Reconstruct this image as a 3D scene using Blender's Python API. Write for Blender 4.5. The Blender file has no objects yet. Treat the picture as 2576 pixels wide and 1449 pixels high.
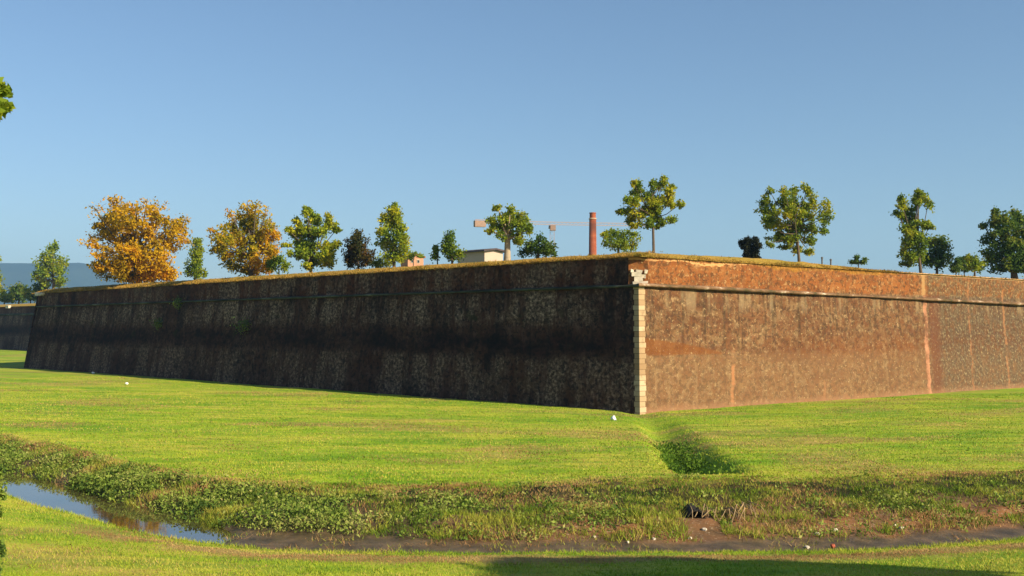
import bpy, math, random
import numpy as np
from mathutils import Vector, Matrix

# ------------------------------------------------------------------ camera, sky, sun, exposure
S = bpy.context.scene
COL = S.collection
F, CX, CY = 2641.0, 1288.0, 820.0          # focal length and horizon of the photo, in its 2576-px-wide copy

cam = bpy.data.cameras.new('camera')
cam.sensor_fit = 'HORIZONTAL'
cam.angle = 2 * math.atan(1288 / F)
cam.shift_y = (CY - 724.5) / 2576
cam.clip_start, cam.clip_end = 0.1, 20000
camo = bpy.data.objects.new('camera', cam)
camo.location = (0, 0, 0)
camo.rotation_euler = (math.radians(90), 0, 0)
COL.objects.link(camo)
S.camera = camo

SUN_EL, SUN_PHI = math.radians(27), math.radians(55)
SDIR = Vector((math.cos(SUN_EL) * math.sin(SUN_PHI), -math.cos(SUN_EL) * math.cos(SUN_PHI), math.sin(SUN_EL)))
W = bpy.data.worlds.new('World')
S.world = W
W.use_nodes = True
wn = W.node_tree
sky = wn.nodes.new('ShaderNodeTexSky')
sky.sky_type = 'NISHITA'
sky.sun_disc = False
sky.sun_elevation = SUN_EL
sky.sun_rotation = math.atan2(SDIR.x, SDIR.y)
sky.air_density, sky.dust_density, sky.ozone_density = 1.0, 0.7, 3.3
bg = wn.nodes['Background']
bg.inputs['Strength'].default_value = 0.060
wn.links.new(sky.outputs[0], bg.inputs['Color'])

sl = bpy.data.lights.new('sun', 'SUN')
sl.energy = 5.0
sl.angle = math.radians(0.5)
sl.color = (1.0, 0.85, 0.60)
so = bpy.data.objects.new('sun', sl)
so.rotation_euler = SDIR.to_track_quat('Z', 'Y').to_euler()
so.location = SDIR * 60
COL.objects.link(so)

S.view_settings.view_transform = 'Standard'
S.view_settings.look = 'None'
S.view_settings.gamma = 1
S.view_settings.use_curve_mapping = False
S.view_settings.exposure = 1.12

random.seed(5)
rng = np.random.default_rng(11)

# ------------------------------------------------------------------ helpers
def P(px, py, z=None, d=None):
    """photo measurement -> world: either a point at height z or at distance d"""
    if d is None:
        d = -z * F / (py - CY)
    return Vector(((px - CX) / F * d, d, (CY - py) / F * d))

def mesh_np(name, verts, faces, mat=None, parent=None, smooth=False, uv=None):
    """verts (n,3) array, faces: int array (m,k) or list of lists"""
    me = bpy.data.meshes.new(name)
    verts = np.asarray(verts, dtype=np.float32)
    if isinstance(faces, np.ndarray):
        m, k = faces.shape
        me.vertices.add(len(verts)); me.vertices.foreach_set('co', verts.ravel())
        me.loops.add(m * k); me.loops.foreach_set('vertex_index', faces.astype(np.int32).ravel())
        me.polygons.add(m); me.polygons.foreach_set('loop_start', np.arange(0, m * k, k, dtype=np.int32))
        me.update(calc_edges=True)
    else:
        me.from_pydata([tuple(v) for v in verts], [], faces)
        me.update()
    if smooth:
        me.polygons.foreach_set('use_smooth', np.ones(len(me.polygons), dtype=bool))
    if uv is not None:
        uvl = me.uv_layers.new(name='UVMap')
        vi = np.zeros(len(me.loops), dtype=np.int32)
        me.loops.foreach_get('vertex_index', vi)
        uvl.data.foreach_set('uv', np.asarray(uv, dtype=np.float32)[vi].ravel())
    if mat: me.materials.append(mat)
    o = bpy.data.objects.new(name, me)
    COL.objects.link(o)
    if parent: o.parent = parent
    return o

def tag(o, label=None, cat=None, group=None, kind=None):
    if label: o['label'] = label
    if cat: o['category'] = cat
    if group: o['group'] = group
    if kind: o['kind'] = kind
    return o

def thing(name, label, cat, loc, group=None):
    o = bpy.data.objects.new(name, None)
    o.location = loc
    o.empty_display_size = 0.3
    COL.objects.link(o)
    return tag(o, label, cat, group)

class MB:
    """collects simple solids into one mesh"""
    def __init__(s): s.v, s.f = [], []
    def add(s, v, f):
        o = len(s.v); s.v += [tuple(p) for p in v]; s.f += [[i + o for i in q] for q in f]; return s
    def box(s, c, size, M=None, jit=0):
        x, y, z = size[0] / 2, size[1] / 2, size[2] / 2
        v = [Vector((a * x, b * y, e * z)) for e in (-1, 1) for b in (-1, 1) for a in (-1, 1)]
        if jit: v = [p + Vector([random.uniform(-jit, jit) for _ in range(3)]) for p in v]
        if M: v = [M @ p for p in v]
        v = [p + Vector(c) for p in v]
        return s.add(v, [[0, 2, 3, 1], [4, 5, 7, 6], [0, 1, 5, 4], [2, 6, 7, 3], [0, 4, 6, 2], [1, 3, 7, 5]])
    def tube(s, pts, rads, n=8):
        pts = [Vector(p) for p in pts]
        v, f = [], []
        for i, p in enumerate(pts):
            t = (pts[min(i + 1, len(pts) - 1)] - pts[max(i - 1, 0)]).normalized()
            a = t.orthogonal().normalized(); b = t.cross(a)
            if i:
                a = (pa - t * pa.dot(t)).normalized(); b = t.cross(a)
            pa = a
            for k in range(n):
                an = 2 * math.pi * k / n
                v.append(p + (a * math.cos(an) + b * math.sin(an)) * rads[i])
        for i in range(len(pts) - 1):
            for k in range(n):
                f.append([i * n + k, i * n + (k + 1) % n, (i + 1) * n + (k + 1) % n, (i + 1) * n + k])
        f.append(list(range(n))[::-1]); f.append([(len(pts) - 1) * n + k for k in range(n)])
        return s.add(v, f)
    def build(s, name, mat, parent=None, smooth=False):
        return mesh_np(name, np.array(s.v), s.f, mat, parent, smooth)

def vnoise(x, y, seed=0):
    """smooth value noise, vectorised"""
    x = np.asarray(x, float); y = np.asarray(y, float)
    xi, yi = np.floor(x).astype(np.int64), np.floor(y).astype(np.int64)
    fx, fy = x - xi, y - yi
    fx = fx * fx * (3 - 2 * fx); fy = fy * fy * (3 - 2 * fy)
    def h(a, b):
        n = (a * 374761393 + b * 668265263 + seed * 974634721) & 0xffffffff
        n = ((n ^ (n >> 13)) * 1274126177) & 0xffffffff
        return ((n ^ (n >> 16)) & 0xffff) / 65535.0
    return (h(xi, yi) * (1 - fx) + h(xi + 1, yi) * fx) * (1 - fy) + (h(xi, yi + 1) * (1 - fx) + h(xi + 1, yi + 1) * fx) * fy

def fbm(x, y, seed=0, oct=4):
    r = 0; a = 0.5
    for i in range(oct):
        r = r + a * vnoise(x, y, seed + i * 7); x, y, a = x * 2.03, y * 2.03, a / 2
    return r

# ------------------------------------------------------------------ node helpers
class NT:
    def __init__(s, name):
        s.m = bpy.data.materials.new(name); s.m.use_nodes = True
        s.t = s.m.node_tree; s.b = s.t.nodes['Principled BSDF']
        s.b.inputs['Roughness'].default_value = 0.9
        s.b.inputs['Specular IOR Level'].default_value = 0.12
        s.out = s.t.nodes['Material Output']
    def n(s, typ, **kw):
        nd = s.t.nodes.new(typ)
        for k, v in kw.items(): setattr(nd, k, v)
        return nd
    def set(s, sock, val):
        if isinstance(val, bpy.types.NodeSocket): s.t.links.new(val, sock)
        else: sock.default_value = val
    def coord(s, which='Object'): return s.n('ShaderNodeTexCoord').outputs[which]
    def pos(s): return s.n('ShaderNodeNewGeometry').outputs['Position']
    def scale(s, vec, sc, loc=(0, 0, 0)):
        m = s.n('ShaderNodeMapping'); s.set(m.inputs['Vector'], vec)
        m.inputs['Scale'].default_value = sc; m.inputs['Location'].default_value = loc
        return m.outputs[0]
    def noise(s, vec, sc, det=5, rough=0.6, dist=0):
        m = s.n('ShaderNodeTexNoise'); s.set(m.inputs['Vector'], vec)
        m.inputs['Scale'].default_value = sc; m.inputs['Detail'].default_value = det
        m.inputs['Roughness'].default_value = rough; m.inputs['Distortion'].default_value = dist
        return m.outputs['Fac']
    def ramp(s, fac, stops, interp='LINEAR'):
        r = s.n('ShaderNodeValToRGB'); s.set(r.inputs[0], fac); e = r.color_ramp.elements
        r.color_ramp.interpolation = interp
        while len(e) < len(stops): e.new(0.5)
        for q, (p, c) in zip(e, stops):
            q.position = p
            q.color = (c, c, c, 1) if isinstance(c, (int, float)) else (*c, 1)
        return r.outputs[0]
    def mix(s, fac, a, b, mode='MIX'):
        m = s.n('ShaderNodeMix', data_type='RGBA', blend_type=mode)
        s.set(m.inputs[0], fac)
        for i, q in ((6, a), (7, b)):
            s.set(m.inputs[i], q if isinstance(q, bpy.types.NodeSocket) else (*q, 1))
        return m.outputs[2]
    def math(s, op, a, b=0.0, clamp=False):
        m = s.n('ShaderNodeMath', operation=op, use_clamp=clamp)
        s.set(m.inputs[0], a); s.set(m.inputs[1], b); return m.outputs[0]
    def step(s, v, a, b):
        m = s.n('ShaderNodeMapRange', interpolation_type='SMOOTHSTEP')
        s.set(m.inputs[0], v); m.inputs[1].default_value = a; m.inputs[2].default_value = b
        return m.outputs[0]
    def band(s, v, a, b, soft):
        return s.math('MULTIPLY', s.step(v, a - soft, a + soft), s.math('SUBTRACT', 1.0, s.step(v, b - soft, b + soft)))
    def bump(s, h, strength=0.5, dist=0.05):
        b = s.n('ShaderNodeBump'); s.set(b.inputs['Height'], h)
        b.inputs['Strength'].default_value = strength; b.inputs['Distance'].default_value = dist
        s.set(s.b.inputs['Normal'], b.outputs[0])
    def color(s, c): s.set(s.b.inputs['Base Color'], c if isinstance(c, bpy.types.NodeSocket) else (*c, 1))

def leaf_mat(name, cols, scale=0.5, trans=0.45):
    """leaves: colour varies from clump to clump and leaf to leaf"""
    q = NT(name)
    nz = q.noise(q.coord('Object'), scale, 3, 0.6)
    rnd = q.n('ShaderNodeNewGeometry').outputs['Random Per Island']
    f = q.math('ADD', q.math('MULTIPLY', q.step(nz, 0.3, 0.7), 0.6), q.math('MULTIPLY', rnd, 0.4))
    k = len(cols)
    c = q.ramp(f, [(0.1 + 0.8 * i / (k - 1), cc) for i, cc in enumerate(cols)])
    q.color(c)
    tr = q.n('ShaderNodeBsdfTranslucent'); q.set(tr.inputs[0], c)
    ms = q.n('ShaderNodeMixShader'); ms.inputs[0].default_value = trans
    q.t.links.new(q.b.outputs[0], ms.inputs[1]); q.t.links.new(tr.outputs[0], ms.inputs[2])
    q.t.links.new(ms.outputs[0], q.out.inputs[0])
    q.b.inputs['Roughness'].default_value = 0.7
    return q.m

def plain(name, c, rough=0.9, var=0.25, sc=3.0):
    q = NT(name)
    nz = q.noise(q.coord('Object'), sc, 5)
    q.color(q.ramp(nz, [(0.3, tuple(x * (1 - var) for x in c)), (0.7, tuple(min(1, x * (1 + var)) for x in c))]))
    q.b.inputs['Roughness'].default_value = rough
    q.bump(nz, 0.3, 0.03)
    return q.m

M = {}
M['bark'] = plain('bark', (0.10, 0.075, 0.055), sc=6)
M['pale_bark'] = plain('pale_bark', (0.30, 0.24, 0.17), sc=3)
M['white_stone'] = plain('white_stone', (0.45, 0.40, 0.32), sc=1.2, var=0.35)
M['leaf_orange'] = leaf_mat('leaf_orange', [(0.1811, 0.1690, 0.0056), (0.4301, 0.2608, 0.0077), (0.5659, 0.3515, 0.0126), (0.4754, 0.1950, 0.0056)], 0.45)
M['leaf_mixed'] = leaf_mat('leaf_mixed', [(0.14, 0.17, 0.012), (0.36, 0.29, 0.015), (0.54, 0.31, 0.015), (0.58, 0.23, 0.012)], 0.3)
M['leaf_yellow'] = leaf_mat('leaf_yellow', [(0.0821, 0.1477, 0.0158), (0.2371, 0.2943, 0.0158), (0.5335, 0.4496, 0.0176)], 0.5)
M['leaf_green'] = leaf_mat('leaf_green', [(0.0754, 0.1388, 0.0200), (0.1690, 0.2438, 0.0184), (0.3718, 0.3575, 0.0200)], 0.6)
M['leaf_olive'] = leaf_mat('leaf_olive', [(0.0782, 0.1371, 0.0176), (0.2070, 0.2728, 0.0176), (0.4830, 0.4086, 0.0238)], 0.6)
M['leaf_dark'] = leaf_mat('leaf_dark', [(0.0390, 0.0884, 0.0180), (0.0884, 0.1521, 0.0198), (0.2145, 0.2145, 0.0234)], 0.6)
M['leaf_rust'] = leaf_mat('leaf_rust', [(0.03, 0.045, 0.010), (0.075, 0.06, 0.012), (0.15, 0.055, 0.012)], 0.5)
M['leaf_black'] = leaf_mat('leaf_black', [(0.008, 0.012, 0.006), (0.016, 0.02, 0.008), (0.06, 0.055, 0.02)], 1.0, 0.1)

# ------------------------------------------------------------------ terrain
ZW = -4.2                                   # water level of the brook
def curve(pts, z):
    c = [P(x, y, z=z) for x, y in pts]
    xs = np.array([p.x for p in c]); ys = np.array([p.y for p in c])
    o = np.argsort(xs); xs, ys = xs[o], ys[o]
    xs = np.concatenate([[xs[0] - 40], xs, [xs[-1] + 40]])
    ys = np.concatenate([[ys[0] + 36], ys, [ys[-1] + 14]])
    return xs, ys
C_FT = curve([(0, 1097), (150, 1127), (300, 1167), (420, 1187), (600, 1210), (800, 1222), (1000, 1228), (1300, 1222),
              (1500, 1213), (1700, 1212), (1900, 1212), (2150, 1208), (2400, 1195), (2576, 1188)], -3.7)
C_FW = curve([(0, 1187), (100, 1206), (230, 1242), (400, 1287), (560, 1327), (700, 1342), (870, 1352), (1000, 1360), (1200, 1363),
              (1400, 1365), (1600, 1364), (1750, 1360), (2000, 1357), (2200, 1350), (2400, 1336), (2576, 1320)], ZW)
C_NT = curve([(0, 1237), (60, 1265), (190, 1297), (300, 1330), (380, 1347), (500, 1363), (700, 1385), (900, 1392), (1200, 1396),
              (1500, 1394), (1800, 1388), (2100, 1387), (2300, 1378), (2576, 1355)], -3.75)
def yft(x): return np.interp(x, *C_FT)
def yfw(x): return np.interp(x, *C_FW)
def ynt(x): return np.interp(x, *C_NT)
BASE = -4.54
KX, KY = 6.7, 55.0                           # foot of the bastion's salient corner
DL = Vector((-0.711, 0.703)).normalized()    # left face runs this way
DR = Vector((0.81, 0.586)).normalized()      # right face
def ywall(x): return np.where(x < KX, KY + (x - KX) * DL.y / DL.x, KY + (x - KX) * DR.y / DR.x)
def sst(a, b, v):
    t = np.clip((v - a) / (b - a), 0, 1); return t * t * (3 - 2 * t)

def terrain(x, y, rough=True):
    x = np.asarray(x, float); y = np.asarray(y, float)
    nt, fw, ft = ynt(x), yfw(x), yft(x)
    ft = ft + (fbm(x * 0.9, x * 0 + 3.3, 4) - 0.47) * 0.8
    fw = np.minimum(fw + (fbm(x * 1.1, x * 0 + 8.1, 9) - 0.47) * 0.5, ft - 0.5)
    nwl = nt + 0.9
    near = -3.75 + 0.85 * (1 - np.exp(-np.clip(nt - y, 0, 60) * 0.235))
    near = near + np.clip(6 - y, 0, 40) * 0.02
    nbank = -3.75 + (ZW + 3.75) * sst(0, 1, (y - nt) / 0.9)
    bed = ZW - 0.28 * np.sin(np.pi * np.clip((y - nwl) / np.maximum(fw - nwl, 0.2), 0, 1))
    m = sst(-6.7, -5.2, x)
    bed = bed * (1 - m) + m * (ZW + 0.045 + 0.03 * (fbm(x * 1.5, y * 3.0, 88) - 0.47) + 0.10 * np.clip((y - nwl) / np.maximum(fw - nwl, 0.2), 0, 1) ** 2)
    nbank = np.maximum(nbank, bed * m + (1 - m) * -9)
    t = np.clip((y - fw) / (ft - fw), 0, 1)
    fbank = ZW + 0.14 * m * (1 - t) + 0.5 * (0.24 * sst(0, 0.12, t) + 0.10 * t + 0.66 * sst(0.0, 1.0, t ** 0.85))
    tl = np.clip((y - ft) / np.maximum(ywall(x) - 1 - ft, 5), 0, 1)
    lawn = -3.7 + (BASE + 3.7) * tl
    # shallow drain running down the lawn from the corner towards the brook
    cxs = np.interp(y, [27, 29, 34, 50], [4.95, 5.0, 5.35, 6.5])
    dep = np.interp(y, [26.4, 27.9, 31, 38, 52], [0.0, 0.85, 0.78, 0.45, 0.10])
    s = x - cxs
    prof = np.where(s < 0, 1 - sst(0.10, 0.95, -s), 1 - sst(0.05, 1.45, s))
    lawn = lawn - dep * prof
    z = np.where(y < nt, near, np.where(y < nwl, nbank, np.where(y < fw, bed, np.where(y < ft, fbank, lawn))))
    if rough:
        bank = sst(-0.5, 0.3, y - nt) * (1 - sst(-0.2, 1.2, y - ft))
        far = np.clip(y / 40, 0.3, 1.0)
        z = z + (fbm(x * 1.6, y * 1.6, 2) - 0.47) * (0.05 + 0.26 * bank * sst(0.05, 0.5, (y - fw) / 1.5))
        z = z + (fbm(x * 0.22, y * 0.22, 31) - 0.47) * 0.12 * (1 - bank)
    # the land beyond and behind stays level
    return z

def axis(parts):
    a = np.concatenate([np.arange(lo, hi, st) for lo, hi, st in parts]); return np.unique(np.round(a, 4))
gx = axis([(-4200, -400, 200), (-400, -120, 20), (-120, -26, 2.0), (-26, 16, 0.2), (16, 60, 0.8), (60, 120, 4), (120, 400, 20), (400, 4201, 200)])
gy = axis([(-300, -20, 20), (-20, 8, 1.5), (8, 40, 0.17), (40, 60, 0.4), (60, 130, 1.4), (130, 400, 10), (400, 4401, 200)])
GX, GY = np.meshgrid(gx, gy)
GZ = terrain(GX, GY)
nx, ny = len(gx), len(gy)
idx = np.arange(nx * ny).reshape(ny, nx)
quads = np.stack([idx[:-1, :-1], idx[:-1, 1:], idx[1:, 1:], idx[1:, :-1]], -1).reshape(-1, 4)
V = np.stack([GX, GY, GZ], -1).reshape(-1, 3)

def ground_zones(x, y):
    nt, fw, ft = ynt(x), yfw(x), yft(x)
    w = (fbm(x * 1.2, y * 1.2, 77) - 0.47)
    bank = sst(-0.1, 0.25, y - nt) * (1 - sst(-0.5, 0.5, y - ft + w * 1.5))
    mud = sst(0.1, 0.4, y - nt) * (1 - sst(0.2, 0.7, (y - fw + w * 0.8 + 0.1) / np.maximum(ft - fw, 0.6)))
    d1 = 1.6 * np.exp(-((nt - y - 1.5 - w) / 0.55) ** 2) * sst(0.26, 0.40, fbm(x * 0.5, y * 0.5, 5)) * sst(-9, -4, x)
    d2 = np.exp(-((ft - y + 0.1 + w) / 0.45) ** 2) * sst(0.34, 0.55, fbm(x * 0.45, y * 0.6, 15)) * 0.9
    d3 = sst(0.46, 0.70, fbm(x * 0.22, y * 0.30, 91)) * 0.6 * (y > ft) + sst(0.50, 0.66, fbm(x * 0.45, y * 0.6, 19)) * 0.5 * (y < nt)
    red = mud * sst(-0.8, -0.1, y - fw + w * 0.9) * sst(-3, 2, x) * 0.7
    return bank, mud, np.clip(d1 + d2 + d3, 0, 1), red

q = NT('lawn_ground')
pos = q.pos()
at = q.n('ShaderNodeAttribute', attribute_name='zones')
sep = q.n('ShaderNodeSeparateColor'); q.set(sep.inputs[0], at.outputs['Color'])
n1 = q.noise(q.scale(pos, (0.13, 0.24, 0.2)), 1.0, 6, 0.65)
n2 = q.noise(pos, 1.3, 5, 0.65)
n3 = q.noise(q.scale(pos, (0.35, 1.5, 1)), 1.0, 4, 0.6)       # mowing lines along the foot of the wall
n4 = q.noise(pos, 22, 3, 0.7)
g = q.ramp(n1, [(0.38, (0.115, 0.245, 0.009)), (0.48, (0.225, 0.335, 0.016)), (0.56, (0.315, 0.37, 0.026)), (0.64, (0.43, 0.385, 0.055))])
g = q.mix(q.math('MULTIPLY', q.step(n2, 0.46, 0.64), 0.5), g, (0.332, 0.314, 0.056))
g = q.mix(q.math('MULTIPLY', q.step(n3, 0.46, 0.60), 0.6), g, (0.11, 0.22, 0.015))
g = q.mix(q.math('MULTIPLY', q.step(n4, 0.5, 0.75), 0.35), g, (0.075, 0.13, 0.014))
dry = q.ramp(n2, [(0.35, (0.20, 0.12, 0.045)), (0.65, (0.34, 0.23, 0.09))])
g = q.mix(q.math('MULTIPLY', sep.outputs[2], q.step(n4, 0.25, 0.6)), g, dry)
bk = q.ramp(n2, [(0.35, (0.014, 0.016, 0.006)), (0.52, (0.040, 0.036, 0.013)), (0.7, (0.11, 0.07, 0.028))])  # near-black soil, darkened to paint the shade gaps under the weeds
g = q.mix(sep.outputs[0], g, bk)
mud = q.ramp(q.noise(pos, 2.4, 6, 0.65), [(0.3, (0.040, 0.029, 0.016)), (0.5, (0.085, 0.060, 0.033)), (0.7, (0.16, 0.105, 0.055))])
red = q.ramp(q.noise(pos, 1.6, 5, 0.65), [(0.35, (0.13, 0.075, 0.035)), (0.6, (0.27, 0.115, 0.042))])
mud = q.mix(at.outputs['Alpha'], mud, red)
mud = q.mix(q.math('MULTIPLY', q.step(q.noise(pos, 14, 4, 0.7), 0.56, 0.64), q.math('ADD', 0.15, at.outputs['Alpha'])), mud, (0.30, 0.22, 0.14))
g = q.mix(sep.outputs[1], g, mud)
q.color(g)
q.bump(q.math('ADD', q.math('MULTIPLY', n4, 0.6), n2), 0.5, 0.06)
q.set(q.b.inputs['Roughness'], q.math('SUBTRACT', 0.95, q.math('MULTIPLY', q.math('SUBTRACT', sep.outputs[1], at.outputs['Alpha']), 0.62, True)))
q.b.inputs['Specular IOR Level'].default_value = 0.12
M['ground'] = q.m
ground = mesh_np('ground', V, quads, M['ground'], smooth=True)
bk_, md_, dr_, rd_ = ground_zones(V[:, 0], V[:, 1])
ca = ground.data.color_attributes.new('zones', 'FLOAT_COLOR', 'POINT')
ca.data.foreach_set('color', np.stack([bk_, md_, dr_, rd_], -1).astype(np.float32).ravel())
tag(ground, kind='structure')

# ------------------------------------------------------------------ brook water
wx = np.arange(-60, 55, 0.5)
rows = []
for t in np.linspace(0, 1, 5):
    a, b = ynt(wx) + 0.35, yfw(wx) + 0.75
    rows.append(np.stack([wx, a + (b - a) * t, np.full_like(wx, ZW + 0.03)], -1))
wv = np.concatenate(rows)
n = len(wx)
wi = np.arange(5 * n).reshape(5, n)
wf = np.stack([wi[:-1, :-1], wi[:-1, 1:], wi[1:, 1:], wi[1:, :-1]], -1).reshape(-1, 4)
q = NT('brook_water')
pos = q.pos()
q.color(q.ramp(q.noise(pos, 0.8, 4), [(0.3, (0.030, 0.024, 0.012)), (0.7, (0.07, 0.05, 0.024))]))
q.b.inputs['Roughness'].default_value = 0.03
q.b.inputs['IOR'].default_value = 2.4
q.b.inputs['Specular IOR Level'].default_value = 0.5
q.bump(q.noise(q.scale(pos, (1, 1.6, 1)), 3.0, 3), 0.04, 0.01)
tag(mesh_np('water', wv, wf, q.m, smooth=True), kind='structure')

# ------------------------------------------------------------------ bastion
LEAF_TODO = []
def wall_material(name, side):
    q = NT(name)
    uv = q.n('ShaderNodeUVMap').outputs[0]
    sp = q.n('ShaderNodeSeparateXYZ'); q.set(sp.inputs[0], uv)
    u, v = sp.outputs[0], sp.outputs[1]
    big = q.noise(q.scale(uv, (0.16, 0.35, 1)), 1.0, 5, 0.6)
    c = q.ramp(big, [(0.28, (0.085, 0.042, 0.026)), (0.48, (0.130, 0.066, 0.038)), (0.70, (0.170, 0.095, 0.055))])
    br = q.n('ShaderNodeTexBrick'); q.set(br.inputs['Vector'], uv)
    for k, val in (('Color1', (0.75, 0.7, 0.7, 1)), ('Color2', (1.2, 1.1, 1.0, 1)), ('Mortar', (1.05, 1.15, 1.15, 1)),
                   ('Scale', 1.0), ('Mortar Size', 0.012), ('Brick Width', 0.30), ('Row Height', 0.085)):
        br.inputs[k].default_value = val
    c = q.mix(0.55, c, br.outputs['Color'], 'MULTIPLY')
    med = q.noise(uv, 1.1, 6, 0.7)
    c = q.mix(q.math('MULTIPLY', q.step(med, 0.45, 0.66), 0.6), c, (0.215, 0.15, 0.085))
    # rain streaks that run down from the cordon
    st = q.noise(q.scale(uv, (1.7, 0.10, 1)), 1.0, 5, 0.65)
    below = q.math('MULTIPLY', q.step(v, -4.2, 1.2), q.math('SUBTRACT', 1.0, q.step(v, 1.95, 2.15)))
    c = q.mix(q.math('MULTIPLY', q.math('MULTIPLY', q.step(st, 0.50, 0.62), below), 0.8), c, (0.050, 0.040, 0.028))
    st2 = q.noise(q.scale(uv, (1.3, 0.14, 1), (7.3, 2, 0)), 1.0, 5, 0.65)
    c = q.mix(q.math('MULTIPLY', q.step(st2, 0.56, 0.70), 0.5), c, (0.26, 0.20, 0.125))
    # parapet: redder brick
    par = q.step(v, 2.0, 2.2)
    prc = q.ramp(q.noise(q.scale(uv, (0.5, 1.4, 1)), 1.0, 6, 0.65), [(0.3, (0.115, 0.05, 0.024)), (0.5, (0.205, 0.083, 0.032)), (0.72, (0.27, 0.135, 0.06))])
    c = q.mix(q.math('MULTIPLY', par, 0.85), c, prc)
    scarp0 = q.math('SUBTRACT', 1.0, par)
    fine = q.noise(uv, 5.0, 5, 0.7)
    fine2 = q.noise(q.scale(uv, (1, 1, 1), (3.1, 9.2, 0)), 3.2, 5, 0.7, 0.5)
    blot = q.noise(q.scale(uv, (1, 0.8, 1), (11, 4, 0)), 1.7, 6, 0.7)
    if side == 'right':
        # grey-tan lichen and dark grime mottling the brick
        c = q.mix(q.math('MULTIPLY', q.step(blot, 0.46, 0.62), q.math('SUBTRACT', 0.62, q.math('MULTIPLY', par, 0.37))), c, (0.20, 0.155, 0.10))
        c = q.mix(q.math('MULTIPLY', q.step(fine2, 0.47, 0.60), 0.72), c, (0.052, 0.036, 0.026))
        c = q.mix(q.math('MULTIPLY', q.math('MULTIPLY', q.step(q.noise(q.scale(uv, (1, 1, 1), (7, 7, 0)), 3.6, 4, 0.75), 0.54, 0.64), q.step(blot, 0.40, 0.58)), 0.75), c, (0.36, 0.27, 0.165))
        bnd = q.noise(q.scale(uv, (0.10, 0.9, 1), (2, 6, 0)), 1.0, 4, 0.6)
        c = q.mix(q.math('MULTIPLY', q.math('MULTIPLY', q.step(bnd, 0.52, 0.66), scarp0), 0.45), c, (0.10, 0.05, 0.032))
        # washed out lower courses, the wedge of fresh brick, joints, the repaired stretch
        low = q.math('SUBTRACT', 1.0, q.step(q.math('ADD', v, q.math('MULTIPLY', med, 0.5)), -1.5, -1.15))
        c = q.mix(q.math('MULTIPLY', low, 0.30), c, (0.24, 0.165, 0.10))
        wedge_top = q.math('SUBTRACT', -0.62, q.math('MULTIPLY', q.math('POWER', q.math('ABSOLUTE', u), 1.35), 0.068))
        w = q.math('MULTIPLY', q.step(v, -1.66, -1.50), q.math('SUBTRACT', 1.0, q.step(q.math('SUBTRACT', q.math('ADD', v, q.math('MULTIPLY', med, 0.25)), wedge_top), 0.02, 0.2)))
        w = q.math('MULTIPLY', w, q.math('SUBTRACT', 1.0, q.step(u, 6.0, 7.2)))
        c = q.mix(q.math('MULTIPLY', w, 0.75), c, q.ramp(med, [(0.35, (0.135, 0.055, 0.02)), (0.65, (0.20, 0.085, 0.03))]))
        oband = q.math('MULTIPLY', q.band(v, -1.9, -0.7, 0.5), q.step(u, 8, 16))
        c = q.mix(q.math('MULTIPLY', oband, q.step(med, 0.3, 0.8)), c, (0.15, 0.06, 0.025))
        new = q.step(q.math('ADD', u, q.math('MULTIPLY', med, 4.0)), 27.5, 30.0)
        nc = q.ramp(fine, [(0.36, (0.050, 0.038, 0.032)), (0.5, (0.088, 0.072, 0.056)), (0.64, (0.19, 0.19, 0.14))])
        c = q.mix(q.math('MULTIPLY', new, q.math('ADD', 0.25, q.math('MULTIPLY', q.step(blot, 0.35, 0.6), 0.55))), c, nc)
        wn_ = q.noise(q.scale(uv, (0.25, 0.7, 1)), 1.0, 5, 0.7)
        wob = q.math('SUBTRACT', q.math('ADD', u, q.math('MULTIPLY', q.math('SUBTRACT', wn_, 0.5), 0.9)), q.math('MULTIPLY', q.math('ADD', v, 4.5), 0.09))
        scarp_ = q.math('SUBTRACT', 1.0, par)
        c = q.mix(q.math('MULTIPLY', q.math('MULTIPLY', q.band(wob, 26.7, 27.9, 0.4), scarp_), 0.6), c, (0.13, 0.055, 0.035))
        c = q.mix(q.math('MULTIPLY', q.math('MULTIPLY', q.band(wob, 26.1, 26.5, 0.10), scarp_), q.math('ADD', 0.35, q.step(med, 0.35, 0.6))), c, q.ramp(med, [(0.35, (0.24, 0.12, 0.08)), (0.65, (0.42, 0.24, 0.17))]))
        c = q.mix(q.math('MULTIPLY', q.math('MULTIPLY', q.band(wob, 25.9, 26.3, 0.1), par), 0.7), c, (0.34, 0.25, 0.15))
        for uu, wd, al, top in ((7.06, 0.13, 0.8, -1.5), (31.7, 0.09, 0.55, 9), (36.4, 0.12, 0.6, 9), (15.2, 0.10, 0.35, -2.8), (41.2, 0.15, 0.6, 9)):
            gap = q.step(q.noise(q.scale(uv, (0.1, 0.9, 1), (uu, 0, 0)), 1.0, 4, 0.6), 0.38, 0.58)
            if top < 5: gap = q.math('MULTIPLY', gap, q.math('SUBTRACT', 1.15, q.step(v, top - 0.5, top + 1.2)))
            c = q.mix(q.math('MULTIPLY', q.math('MULTIPLY', q.band(wob, uu - wd, uu + wd, 0.09), gap), al, True), c, (0.34, 0.18, 0.10))
        foot = q.math('SUBTRACT', 1.0, q.step(q.math('ADD', v, q.math('MULTIPLY', med, 1.0)), -4.1, -3.6))
        c = q.mix(q.math('MULTIPLY', foot, 0.5), c, (0.32, 0.20, 0.135))
        c = q.mix(q.math('MULTIPLY', q.step(fine, 0.60, 0.67), 0.7), c, (0.42, 0.34, 0.21))
        # pale wash running out under the string course
        wash = q.math('MULTIPLY', q.band(v, 0.9, 2.05, 0.4), q.step(q.noise(q.scale(uv, (0.9, 0.10, 1), (2, 5, 0)), 1.0, 4, 0.6), 0.50, 0.64))
        c = q.mix(q.math('MULTIPLY', wash, 0.55), c, (0.27, 0.23, 0.16))
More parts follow.
